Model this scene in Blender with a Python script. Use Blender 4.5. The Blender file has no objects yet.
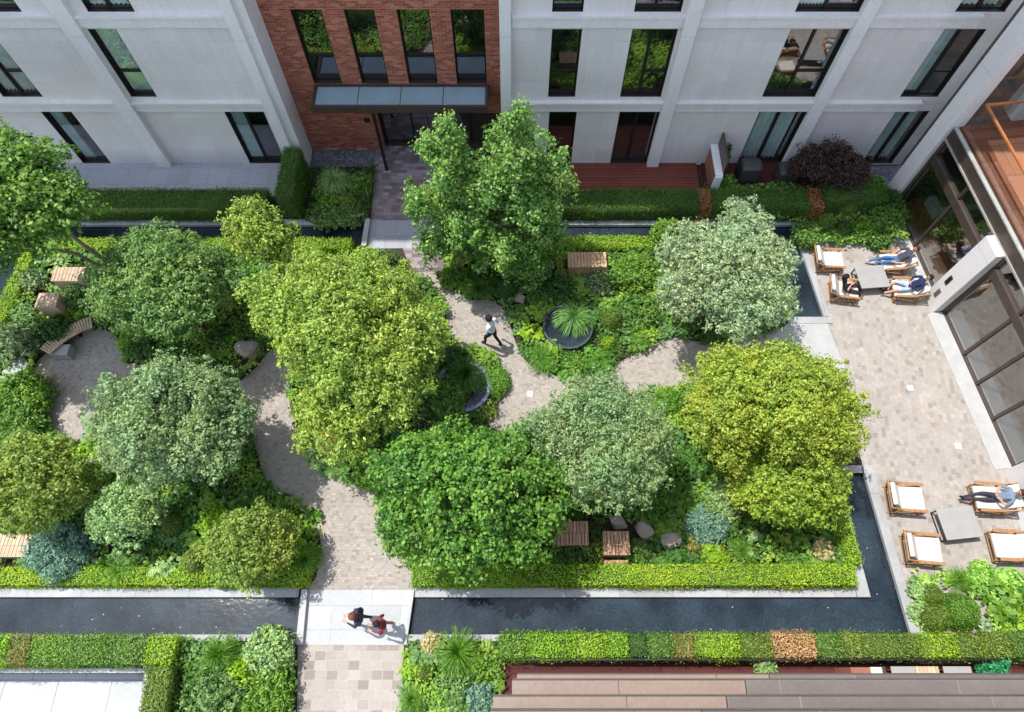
import bpy, bmesh, math, random
import numpy as np
from mathutils import Vector, Matrix, Euler
from mathutils.geometry import tessellate_polygon
random.seed(7); RNG = np.random.default_rng(11)
scn = bpy.context.scene; COL = scn.collection
CH = 20.0; FP = 680.0; TILT = math.atan(324 / FP)
SX, SY = 0.38, -0.17                      # shadow offset per metre of height

def G(px, py, z=0.0):                     # picture point -> place on the level z (survey helper)
    a = (px - 512) / FP; b = (356 - py) / FP
    d = (a, math.sin(TILT) + b * math.cos(TILT), -math.cos(TILT) + b * math.sin(TILT))
    k = (z - CH) / d[2]
    return (d[0] * k, d[1] * k)
def W(px, py, Y):                         # picture point -> (x, z) on the upright plane y = Y
    a = (px - 512) / FP; b = (356 - py) / FP
    d = (a, math.sin(TILT) + b * math.cos(TILT), -math.cos(TILT) + b * math.sin(TILT))
    k = Y / d[1]
    return (d[0] * k, CH + d[2] * k)
def SC(px, py, z=0.0):                    # pixels per metre there
    x, y = G(px, py, z)
    return FP / (y * math.sin(TILT) + (CH - z) * math.cos(TILT))
def hx(s):
    s = s.lstrip('#'); r = [int(s[i:i + 2], 16) / 255 for i in (0, 2, 4)]
    return tuple((c / 12.92 if c <= .04045 else ((c + .055) / 1.055) ** 2.4) for c in r)

# ------------------------------------------------------------------ materials
MATS = {}
def newmat(name):
    m = bpy.data.materials.new(name); m.use_nodes = True
    nt = m.node_tree; b = nt.nodes['Principled BSDF']; MATS[name] = m
    return m, nt, b
def N(nt, t, **kw):
    n = nt.nodes.new(t)
    for k, v in kw.items(): setattr(n, k, v)
    return n
def ramp(nt, fac, stops, interp='LINEAR'):
    r = N(nt, 'ShaderNodeValToRGB'); r.color_ramp.interpolation = interp
    e = r.color_ramp.elements
    while len(e) < len(stops): e.new(0.5)
    for i, (p, c) in enumerate(stops):
        e[i].position = p; e[i].color = (*c, 1)
    nt.links.new(fac, r.inputs[0]); return r.outputs[0]
def mixc(nt, fac, a, b, mode='MIX'):
    m = N(nt, 'ShaderNodeMix', data_type='RGBA', blend_type=mode)
    for sock, v in ((m.inputs[0], fac), (m.inputs[6], a), (m.inputs[7], b)):
        if hasattr(v, 'is_linked'): nt.links.new(v, sock)
        elif isinstance(v, (int, float)): sock.default_value = v
        else: sock.default_value = (*v, 1)
    return m.outputs[2]
def math_(nt, op, a, b=None):
    m = N(nt, 'ShaderNodeMath', operation=op)
    for i, v in enumerate((a, b)):
        if v is None: continue
        if hasattr(v, 'is_linked'): nt.links.new(v, m.inputs[i])
        else: m.inputs[i].default_value = v
    return m.outputs[0]
def noise(nt, scale, detail=4, rough=.55, vec=None):
    n = N(nt, 'ShaderNodeTexNoise'); n.inputs['Scale'].default_value = scale
    n.inputs['Detail'].default_value = detail; n.inputs['Roughness'].default_value = rough
    if vec is None:
        vec = N(nt, 'ShaderNodeTexCoord').outputs['Object']
    nt.links.new(vec, n.inputs['Vector']); return n.outputs[0]
def plain(name, col, rough=.6, metal=0.0, var=.18, nscale=3.0, bump=.0, bscale=40, spec=.4):
    m, nt, b = newmat(name)
    d = tuple(c * (1 - var) for c in col); l = tuple(min(1, c * (1 + var)) for c in col)
    nt.links.new(ramp(nt, noise(nt, nscale, 6, .65), [(.3, d), (.7, l)]), b.inputs['Base Color'])
    b.inputs['Roughness'].default_value = rough; b.inputs['Metallic'].default_value = metal
    b.inputs['Specular IOR Level'].default_value = spec
    if bump:
        bp = N(nt, 'ShaderNodeBump'); bp.inputs['Strength'].default_value = bump; bp.inputs['Distance'].default_value = .02
        nt.links.new(noise(nt, bscale, 3), bp.inputs['Height']); nt.links.new(bp.outputs[0], b.inputs['Normal'])
    return m
def tiles(name, w, h, stops, mortar, gap=.06, axes='XY', rough=.8, rot=0.0, stain=.25, offset=.5, bump=.3, jitter=0.0, big=None, streak=0):
    m, nt, b = newmat(name)
    vec = N(nt, 'ShaderNodeTexCoord').outputs['Object']
    if rot:
        mp = N(nt, 'ShaderNodeMapping'); mp.inputs['Rotation'].default_value = (0, 0, rot)
        nt.links.new(vec, mp.inputs[0]); vec = mp.outputs[0]
    s = N(nt, 'ShaderNodeSeparateXYZ'); nt.links.new(vec, s.inputs[0])
    X = s.outputs[axes[0]]; Y = s.outputs[axes[1]]
    ys = math_(nt, 'DIVIDE', Y, h); row = math_(nt, 'FLOOR', ys)
    rr = N(nt, 'ShaderNodeTexWhiteNoise', noise_dimensions='1D'); nt.links.new(row, rr.inputs['W'])
    off = math_(nt, 'MULTIPLY', math_(nt, 'MODULO', row, 2.0), offset)
    if jitter: off = math_(nt, 'ADD', off, math_(nt, 'MULTIPLY', rr.outputs[0], jitter))
    xs = math_(nt, 'ADD', math_(nt, 'DIVIDE', X, w), off); cell = math_(nt, 'FLOOR', xs)
    cb = N(nt, 'ShaderNodeCombineXYZ'); nt.links.new(cell, cb.inputs[0]); nt.links.new(row, cb.inputs[1])
    wn = N(nt, 'ShaderNodeTexWhiteNoise', noise_dimensions='2D'); nt.links.new(cb.outputs[0], wn.inputs['Vector'])
    val = wn.outputs[0]
    if big:                                # slow drift of the mix across the place
        val = math_(nt, 'MULTIPLY', val, math_(nt, 'ADD', .25, math_(nt, 'MULTIPLY', noise(nt, big, 2), 1.5)))
    col = ramp(nt, val, stops)
    fx = math_(nt, 'FRACT', xs); fy = math_(nt, 'FRACT', ys)
    ex = math_(nt, 'MINIMUM', fx, math_(nt, 'SUBTRACT', 1.0, fx)); ey = math_(nt, 'MINIMUM', fy, math_(nt, 'SUBTRACT', 1.0, fy))
    ex = math_(nt, 'MULTIPLY', ex, w); ey = math_(nt, 'MULTIPLY', ey, h)
    e = math_(nt, 'MINIMUM', ex, ey)
    mk = math_(nt, 'LESS_THAN', e, gap * min(w, h) * .5)
    col = mixc(nt, mk, col, mortar)
    n1 = noise(nt, 1.1, 8, .7); n2 = noise(nt, 14, 5, .6)
    f = ramp(nt, n1, [(.25, (1 - stain,) * 3), (.75, (1 + 0 * stain,) * 3)])
    col = mixc(nt, 1.0, col, f, 'MULTIPLY')
    col = mixc(nt, .6, col, ramp(nt, n2, [(.3, (.78,) * 3), (.7, (1,) * 3)]), 'MULTIPLY')
    if streak:                             # rain streaks and grime running down the wall
        mp2 = N(nt, 'ShaderNodeMapping'); mp2.inputs['Scale'].default_value = (3.2, 3.2, .22); nt.links.new(N(nt, 'ShaderNodeTexCoord').outputs['Object'], mp2.inputs[0])
        col = mixc(nt, streak, col, ramp(nt, noise(nt, 1.0, 6, .7, vec=mp2.outputs[0]), [(.38, (.66, .65, .63)), (.62, (1, 1, 1))]), 'MULTIPLY')
    nt.links.new(col, b.inputs['Base Color']); b.inputs['Roughness'].default_value = rough
    b.inputs['Specular IOR Level'].default_value = .25
    if bump:
        bp = N(nt, 'ShaderNodeBump'); bp.inputs['Strength'].default_value = bump; bp.inputs['Distance'].default_value = .01
        hh = math_(nt, 'ADD', math_(nt, 'SUBTRACT', 1.0, mk), n2)
        nt.links.new(hh, bp.inputs['Height']); nt.links.new(bp.outputs[0], b.inputs['Normal'])
    return m
def leafmat(name, dark, mid, light, tint=None, trans=.40, rough=.5, spec=.35, patch=None):
    m, nt, b = newmat(name)
    a1 = N(nt, 'ShaderNodeAttribute', attribute_name='rnd').outputs['Fac']
    a2 = N(nt, 'ShaderNodeAttribute', attribute_name='clump').outputs['Fac']
    c = ramp(nt, a1, [(.05, hx(dark)), (.5, hx(mid)), (.95, hx(light))])
    if patch:
        c = mixc(nt, .72, c, ramp(nt, a2, [(i / (len(patch)), hx(q)) for i, q in enumerate(patch)], 'CONSTANT'))
    elif tint:
        c = mixc(nt, ramp(nt, a2, [(.45, (0,) * 3), (.95, (.75,) * 3)]), c, hx(tint))
    c = mixc(nt, 1.0, c, ramp(nt, noise(nt, 1.3, 3), [(.3, (1.12, 1.12, 1.1)), (.7, (1.48, 1.42, 1.30))]), 'MULTIPLY')
    c = mixc(nt, 1.0, c, ramp(nt, noise(nt, .55, 2), [(.35, (.88, .97, .95)), (.65, (1.10, 1.02, .92))]), 'MULTIPLY')
    nt.links.new(c, b.inputs['Base Color'])
    b.inputs['Roughness'].default_value = rough; b.inputs['Specular IOR Level'].default_value = spec
    tr = N(nt, 'ShaderNodeBsdfTranslucent')
    hs = N(nt, 'ShaderNodeHueSaturation'); hs.inputs['Saturation'].default_value = 1.08; hs.inputs['Value'].default_value = 1.05
    nt.links.new(c, hs.inputs['Color']); nt.links.new(hs.outputs[0], tr.inputs[0])
    mx = N(nt, 'ShaderNodeMixShader'); mx.inputs[0].default_value = trans
    nt.links.new(b.outputs[0], mx.inputs[1]); nt.links.new(tr.outputs[0], mx.inputs[2])
    nt.links.new(mx.outputs[0], nt.nodes['Material Output'].inputs[0])
    return m
def glassmat(name, refl=.3, tint=(.8, .85, .85), rough=.01):
    m, nt, b = newmat(name); nt.nodes.remove(b)
    t = N(nt, 'ShaderNodeBsdfTransparent'); t.inputs[0].default_value = (*tint, 1)
    g = N(nt, 'ShaderNodeBsdfGlossy'); g.inputs['Roughness'].default_value = rough
    fr = N(nt, 'ShaderNodeFresnel'); bf = N(nt, 'ShaderNodeNewGeometry').outputs['Backfacing']; nt.links.new(math_(nt, 'SUBTRACT', 1.5, math_(nt, 'MULTIPLY', bf, 1.5 - 1 / 1.5)), fr.inputs[0])
    f = math_(nt, 'ADD', fr.outputs[0], math_(nt, 'MULTIPLY', math_(nt, 'SUBTRACT', 1.0, bf), refl))
    mx = N(nt, 'ShaderNodeMixShader'); nt.links.new(f, mx.inputs[0])
    nt.links.new(t.outputs[0], mx.inputs[1]); nt.links.new(g.outputs[0], mx.inputs[2])
    nt.links.new(mx.outputs[0], nt.nodes['Material Output'].inputs[0]); return m

STONE = tiles('facade_stone', 1.55, .78, [(0, (.70, .665, .64)), (.5, (.735, .70, .675)), (1, (.765, .73, .705))], (.56, .54, .52), gap=.012, axes='XZ', stain=.12, bump=.05, streak=.17)
BAND = tiles('band_stone', 30, 2.9, [(0, (.76, .73, .715)), (1, (.77, .74, .725))], (.48, .46, .45), gap=.004, axes='XZ', stain=.10, bump=.05, streak=.15)
BRICK = tiles('red_brick', .235, .083, [(0, hx('#834634')), (.3, hx('#9a5441')), (.7, hx('#a85f4a')), (1, hx('#bb7c66'))], hx('#ab8a78'), gap=.14, axes='XZ', stain=.25)
BRONZE = plain('bronze_frame', (.022, .018, .015), .4, metal=.3)
BROWNM = plain('brown_metal', (.075, .055, .045), .4, metal=.3)
BLACK = plain('black_metal', (.012, .012, .013), .45)
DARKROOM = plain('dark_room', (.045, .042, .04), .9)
GLASS = glassmat('window_glass', .24, (.90, .96, .95))
GLASSW = glassmat('shopfront_glass', .24, (.88, .90, .88))
CURTAIN = plain('curtain', (.82, .88, .86), .9, var=.15)
CONC = plain('pale_stone', (.36, .36, .35), .7, var=.10, nscale=2.2, bump=.05, spec=.25)
BRIDGE = tiles('bridge_stone', 1.9, .62, [(0, (.41, .415, .415)), (1, (.47, .475, .475))], (.31, .31, .31), gap=.02, stain=.16, jitter=.7)
COPE = tiles('coping_stone', 1.5, 5.0, [(0, (.38, .385, .385)), (1, (.46, .465, .465))], (.26, .26, .25), gap=.012, stain=.3)
PATIO = tiles('patio_setts', .165, .13, [(0, hx('#928a82')), (.10, hx('#9c948b')), (.25, hx('#a59d94')), (.6, hx('#a9a199')), (.88, hx('#ada59d')), (.95, hx('#b09b87')), (1, hx('#b2aaa2'))], hx('#a0988f'), gap=.07, stain=.26, rot=math.radians(96.8), jitter=.6, big=.35)
SETTS = tiles('path_setts', .095, .075, [(0, hx('#90877d')), (.2, hx('#a0978d')), (.8, hx('#a89f94')), (1, hx('#b2a99e'))], hx('#978f85'), gap=.10, stain=.24, jitter=.5)
SOUTHP = tiles('entry_setts', .30, .235, [(0, hx('#8a7f78')), (.18, hx('#958b83')), (.25, hx('#a0968d')), (.8, hx('#a69d94')), (1, hx('#aba299'))], hx('#aea69e'), gap=.05, stain=.2, jitter=.8)
NORTHP = tiles('doorway_setts', .30, .15, [(0, hx('#6a5e63')), (.5, hx('#8a7c7e')), (1, hx('#a5989a'))], hx('#6e6668'), gap=.05, stain=.2, jitter=.8)
TERR = tiles('terrace_slabs', .75, .75, [(0, (.33, .34, .38)), (1, (.39, .40, .44))], (.26, .26, .29), gap=.02, stain=.15)
WHITET = tiles('white_terrace', 1.5, 1.0, [(0, (.44, .445, .45)), (1, (.49, .495, .50))], (.25, .25, .25), gap=.022, stain=.16)
COBBLE = tiles('dark_cobbles', .11, .11, [(0, (.10, .11, .13)), (1, (.25, .26, .28))], (.08, .08, .09), gap=.2)
DECKR = tiles('red_decking', 8, .14, [(0, hx('#6e3b2f')), (1, hx('#84493c'))], hx('#35190f'), gap=.08, stain=.3)
DECKB = tiles('dark_red_decking', 8, .14, [(0, hx('#4a2420')), (1, hx('#613430'))], hx('#2a1310'), gap=.08, stain=.3)
TERRA = tiles('balcony_tiles', .9, .9, [(0, hx('#7e4a34')), (1, hx('#96604a'))], hx('#5b3628'), gap=.02, stain=.3)
COPPER = plain('copper_rail', hx('#b4703f'), .35, metal=.35)
WOODF = plain('indoor_wood_floor', hx('#7a5534'), .45, var=.35, nscale=1.2)
WOODL = tiles('bleached_timber', .105, 9, [(0, hx('#b39c80')), (1, hx('#c8b396'))], hx('#8d775d'), gap=.10, stain=.15)
WOODD = tiles('brown_timber', .085, 9, [(0, hx('#b08a6e')), (1, hx('#c8a284'))], hx('#5a4030'), gap=.14, stain=.3)
WOODO = plain('orange_timber', hx('#b29270'), .55, var=.25, nscale=6)
TEAK = plain('teak', hx('#97714c'), .55, var=.25, nscale=8)
CUSH = plain('cream_cushion', (.60, .57, .51), .9, var=.10, nscale=4, bump=.5, bscale=7)
TABLE = plain('grey_tabletop', (.29, .285, .27), .55, var=.08)
SOIL = plain('bed_soil', hx('#3a2f25'), .95, var=.4, nscale=4, bump=.4)
GROUND = plain('base_ground', (.10, .095, .085), .95, var=.2)
ROCK = plain('boulder', hx('#978c80'), .9, var=.3, nscale=3, bump=.6, bscale=9)
BARK = plain('bark', hx('#57493b'), .9, var=.35, nscale=8, bump=.5)
BARKP = plain('pale_bark', hx('#8c7c66'), .9, var=.25, nscale=8, bump=.4)
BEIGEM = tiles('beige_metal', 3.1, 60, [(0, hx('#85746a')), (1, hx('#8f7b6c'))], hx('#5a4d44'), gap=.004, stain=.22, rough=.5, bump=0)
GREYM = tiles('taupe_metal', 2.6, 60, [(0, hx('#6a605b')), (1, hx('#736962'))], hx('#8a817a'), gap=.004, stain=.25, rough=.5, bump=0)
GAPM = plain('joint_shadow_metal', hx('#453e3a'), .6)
COVER = plain('dark_cover', (.045, .044, .045), .55, var=.3, spec=.5)
CANG = plain('canopy_glass', hx('#82979f'), .12, var=.05, spec=.6)
WHITE = plain('white_paint', (.72, .72, .72), .6, var=.04)
BRICKS = plain('render_red', hx('#8d5b4a'), .8, var=.15)
SKIN = plain('skin', hx('#c08c72'), .55, var=.06)
TWIG = plain('hedge_core', (.055, .09, .02), .95)
TWIGB = plain('brown_hedge_core', (.06, .035, .02), .95)

def water_mat():
    m, nt, b = newmat('pool_water')
    n1 = noise(nt, 22, 5, .7); n2 = noise(nt, .7, 4, .6)
    c = ramp(nt, n1, [(.3, (.008, .014, .020)), (.55, (.018, .029, .040)), (.8, (.050, .068, .080))])
    c = mixc(nt, 1.0, c, ramp(nt, n2, [(.35, (.5, .5, .55)), (.65, (1.5, 1.5, 1.4))]), 'MULTIPLY')
    v = N(nt, 'ShaderNodeTexVoronoi'); v.inputs['Scale'].default_value = 3.3
    nt.links.new(N(nt, 'ShaderNodeTexCoord').outputs['Object'], v.inputs['Vector'])
    c = mixc(nt, math_(nt, 'LESS_THAN', v.outputs['Distance'], .05), c, (.42, .43, .40))   # fallen petals
    nt.links.new(c, b.inputs['Base Color']); b.inputs['Roughness'].default_value = .06
    b.inputs['IOR'].default_value = 1.33; b.inputs['Specular IOR Level'].default_value = .6
    bp = N(nt, 'ShaderNodeBump'); bp.inputs['Strength'].default_value = .12; bp.inputs['Distance'].default_value = .02
    nt.links.new(noise(nt, 7, 3), bp.inputs['Height']); nt.links.new(bp.outputs[0], b.inputs['Normal'])
    return m
WATER = water_mat()

L = {}
L['green']   = leafmat('leaf_green', '#35561c', '#527a2e', '#86a656', '#6a8e3c')
L['bright']  = leafmat('leaf_bright', '#3a651a', '#557f26', '#8fae50', '#7c9c38')
L['lime']    = leafmat('leaf_lime', '#62881a', '#82a826', '#a8c040', '#94b030')
L['maple']   = leafmat('leaf_maple', '#4c6820', '#748f36', '#acbd62', '#92a648')
L['midgreen'] = leafmat('leaf_mid', '#3c5c2c', '#577a40', '#8ca868', '#74934e')
L['grey']    = leafmat('leaf_greygreen', '#48603c', '#6a8458', '#9fb388', '#86a068')
L['silver']  = leafmat('leaf_silver', '#5c7252', '#879c76', '#b4c6a2', '#9db288')
L['yellow']  = leafmat('leaf_yellow', '#587224', '#7c9634', '#acb856', '#a4a83c')
L['olive']   = leafmat('leaf_olive', '#506424', '#6e8436', '#9aaa56', '#8a9a3e')
L['deep']    = leafmat('leaf_deepgreen', '#2c541a', '#406c24', '#7aa04c', '#6c9430')
L['dark']    = leafmat('leaf_dark', '#23401a', '#355a28', '#567a3c', '#42682e')
L['blue']    = leafmat('leaf_blue', '#486a5c', '#668a7a', '#90ae9c', '#7a9c88')
L['pale']    = leafmat('leaf_pale', '#66844a', '#88a468', '#b2c890', '#9cb67c')
L['box']     = leafmat('leaf_box', '#3e5418', '#566e24', '#788e38', '#687e2e', trans=.2)
L['purple']  = leafmat('leaf_purple', '#241a1c', '#3a2a2a', '#5a443e', '#4b3a32')
L['rust']    = leafmat('leaf_rust', '#7a4c34', '#9c6a4a', '#c08c66', '#a87a54')
L['tan']     = leafmat('leaf_tan', '#a07c54', '#b89468', '#ccb088', '#a89460')
L['pink']    = leafmat('leaf_pinkish', '#98905c', '#aca674', '#c4be98', '#b4a080')
L['grass']   = leafmat('leaf_grass', '#3c6a1a', '#578628', '#88ac48', '#6a9432')
L['grassd']  = leafmat('leaf_grass_dark', '#2c521e', '#446e2c', '#6a9044', '#567c36')
L['mixed']   = leafmat('leaf_mixed', '#33561e', '#4f762e', '#7a9a48', patch=['#3a6224', '#5c8a30', '#7c9e3c', '#487230', '#8eb040', '#6a9058', '#547c2c', '#98b050'])
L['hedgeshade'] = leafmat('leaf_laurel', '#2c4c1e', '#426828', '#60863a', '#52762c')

# ------------------------------------------------------------------ object helpers
def tag(o, label=None, cat=None, group=None, kind=None):
    if label: o['label'] = label
    if cat: o['category'] = cat
    if group: o['group'] = group
    if kind: o['kind'] = kind
    return o
def empty(name, loc, label, cat, group=None, rz=0):
    o = bpy.data.objects.new(name, None); COL.objects.link(o); o.location = loc; o.rotation_euler = (0, 0, rz)
    o.empty_display_size = .3
    return tag(o, label, cat, group)
def link(name, me, mats, parent=None, loc=(0, 0, 0)):
    for m in (mats if isinstance(mats, (list, tuple)) else [mats]): me.materials.append(m)
    o = bpy.data.objects.new(name, me); COL.objects.link(o); o.location = loc
    if parent: o.parent = parent
    return o
class MB:
    def __init__(s): s.v = []; s.f = []; s.mi = []
    def add(s, vs, fs, mi=0):
        n = len(s.v); s.v += [tuple(v) for v in vs]; s.f += [tuple(i + n for i in f) for f in fs]; s.mi += [mi] * len(fs)
    def box(s, x0, x1, y0, y1, z0, z1, M=None, mi=0, top=0):
        t = top
        vs = [Vector(p) for p in ((x0, y0, z0), (x1, y0, z0), (x1, y1, z0), (x0, y1, z0), (x0 + t, y0 + t, z1), (x1 - t, y0 + t, z1), (x1 - t, y1 - t, z1), (x0 + t, y1 - t, z1))]
        if M: vs = [M @ v for v in vs]
        s.add(vs, [(0, 3, 2, 1), (4, 5, 6, 7), (0, 1, 5, 4), (1, 2, 6, 5), (2, 3, 7, 6), (3, 0, 4, 7)], mi)
    def bar(s, a, b, w, h=None, mi=0):
        a = Vector(a); b = Vector(b); h = h or w; d = (b - a); ln = d.length; d.normalize()
        up = Vector((0, 0, 1)) if abs(d.z) < .95 else Vector((0, 1, 0))
        r = d.cross(up).normalized(); u = r.cross(d)
        vs = []
        for p in (a, b):
            for i, j in ((-1, -1), (1, -1), (1, 1), (-1, 1)): vs.append(p + r * w / 2 * i + u * h / 2 * j)
        s.add(vs, [(3, 2, 1, 0), (4, 5, 6, 7), (0, 1, 5, 4), (1, 2, 6, 5), (2, 3, 7, 6), (3, 0, 4, 7)], mi)
    def tube(s, pts, rad, n=8, mi=0, cap=True):
        pts = [Vector(p) for p in pts]; base = len(s.v); prev = Vector((1, 0, 0))
        for i, p in enumerate(pts):
            d = (pts[min(i + 1, len(pts) - 1)] - pts[max(i - 1, 0)]).normalized()
            r = prev - d * prev.dot(d)
            if r.length < 1e-3: r = Vector((0, 1, 0)) - d * d.y
            r.normalize(); prev = r; u = d.cross(r); rr = rad[i] if isinstance(rad, (list, tuple)) else rad
            for k in range(n):
                a = 2 * math.pi * k / n; s.v.append(tuple(p + (r * math.cos(a) + u * math.sin(a)) * rr))
        for i in range(len(pts) - 1):
            for k in range(n):
                s.f.append((base + i * n + k, base + i * n + (k + 1) % n, base + (i + 1) * n + (k + 1) % n, base + (i + 1) * n + k)); s.mi.append(mi)
        if cap:
            e = base + (len(pts) - 1) * n
            s.f.append(tuple(base + k for k in reversed(range(n)))); s.f.append(tuple(e + k for k in range(n))); s.mi += [mi, mi]
    def prism(s, poly, z0, z1, mi=0):
        n = len(poly)
        ar = sum(poly[i][0] * poly[(i + 1) % n][1] - poly[(i + 1) % n][0] * poly[i][1] for i in range(n))
        if ar < 0: poly = poly[::-1]
        vs = [(p[0], p[1], z0) for p in poly] + [(p[0], p[1], z1) for p in poly]
        tri = tessellate_polygon([[Vector((p[0], p[1], 0)) for p in poly]])
        fs = []
        for t in tri:
            a, b, c = t
            cr = (poly[b][0] - poly[a][0]) * (poly[c][1] - poly[a][1]) - (poly[c][0] - poly[a][0]) * (poly[b][1] - poly[a][1])
            if cr < 0: t = (a, c, b)
            fs.append(tuple(n + i for i in t))
            if z1 - z0 > .001: fs.append(tuple(reversed(t)))
        if z1 - z0 > .001:
            for i in range(n): j = (i + 1) % n; fs.append((i, j, n + j, n + i))
        else:
            s.add([(p[0], p[1], z1) for p in poly], [tuple(i - n for i in f) for f in fs], mi); return
        s.add(vs, fs, mi)
    def build(s, name, mats, parent=None, loc=(0, 0, 0), smooth=False, bevel=0):
        me = bpy.data.meshes.new(name); me.from_pydata(s.v, [], s.f)
        if len(set(s.mi)) > 1: me.polygons.foreach_set('material_index', s.mi)
        if smooth: me.polygons.foreach_set('use_smooth', [True] * len(s.f))
        o = link(name, me, mats, parent, loc)
        if bevel:
            b = o.modifiers.new('bevel', 'BEVEL'); b.width = bevel; b.segments = 2; b.limit_method = 'ANGLE'
        me.update(); return o
def sheet(name, polypx, z, mat, world=False, kind='structure', thick=0):
    p = polypx if world else [G(x, y) for x, y in polypx]
    m = MB(); m.prism(p, z - thick, z); return tag(m.build(name, mat), kind=kind)
def smoothpoly(pts, n=4):
    out = []; k = len(pts)
    for i in range(k):
        p0, p1, p2, p3 = (pts[(i + j - 1) % k] for j in range(4))
        for s in range(n):
            t = s / n
            out.append(tuple(.5 * (2 * p1[a] + (p2[a] - p0[a]) * t + (2 * p0[a] - 5 * p1[a] + 4 * p2[a] - p3[a]) * t * t + (3 * p1[a] - p0[a] - 3 * p2[a] + p3[a]) * t ** 3) for a in (0, 1)))
    return out

# ------------------------------------------------------------------ foliage
class Leaves:
    def __init__(s): s.V = []; s.R = []; s.C = []; s.extra = None
    def add(s, P, Nn, size, clump, aspect=.55, droop=.0, T=None):
        n = len(P)
        if n == 0: return
        P = np.asarray(P, float); Nn = np.asarray(Nn, float); Nn = Nn / (np.linalg.norm(Nn, axis=1, keepdims=True) + 1e-9)
        size = np.broadcast_to(size, (n,)).reshape(n, 1)
        if T is None: T = RNG.normal(size=(n, 3))
        T = T - Nn * np.sum(T * Nn, axis=1, keepdims=True); T /= (np.linalg.norm(T, axis=1, keepdims=True) + 1e-9)
        B = np.cross(Nn, T)
        v0 = P - T * size * .5; v2 = P + T * size * .5 - Nn * size * droop
        side = Nn * size * .10
        v1 = P + B * size * .5 * aspect + side; v3 = P - B * size * .5 * aspect + side
        s.V.append(np.stack([v0, v1, v2, v3], 1).reshape(-1, 3))
        s.R.append(np.repeat(RNG.random(n), 4)); s.C.append(np.repeat(np.broadcast_to(clump, (n,)), 4))
    def build(s, name, mat, parent=None, loc=(0, 0, 0), core=None, coremat=None, tris=None):
        V = np.concatenate(s.V); nl = len(V) // 4
        faces_extra = core.f if core else []; vex = core.v if core else []
        nv = len(V) + len(vex)
        allV = np.concatenate([V, np.array(vex, float).reshape(-1, 3)]) if vex else V
        me = bpy.data.meshes.new(name); me.vertices.add(nv); me.vertices.foreach_set('co', allV.astype(np.float32).ravel())
        sizes = [4] * nl + [len(f) for f in faces_extra]
        loops = np.arange(len(V)).tolist() + [i + len(V) for f in faces_extra for i in f]
        me.loops.add(len(loops)); me.loops.foreach_set('vertex_index', loops)
        st = np.concatenate([[0], np.cumsum(sizes)[:-1]]).astype(int)
        me.polygons.add(len(sizes)); me.polygons.foreach_set('loop_start', st)
        if faces_extra: me.polygons.foreach_set('material_index', [0] * nl + [1] * len(faces_extra))
        for nm, arr in (('rnd', s.R), ('clump', s.C)):
            a = me.attributes.new(nm, 'FLOAT', 'POINT'); d = np.zeros(nv, np.float32); d[:len(V)] = np.concatenate(arr); a.data.foreach_set('value', d)
        me.update(calc_edges=True); me.validate()
        return link(name, me, [mat] + ([coremat or TWIG] if core else []), parent, loc)
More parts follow.
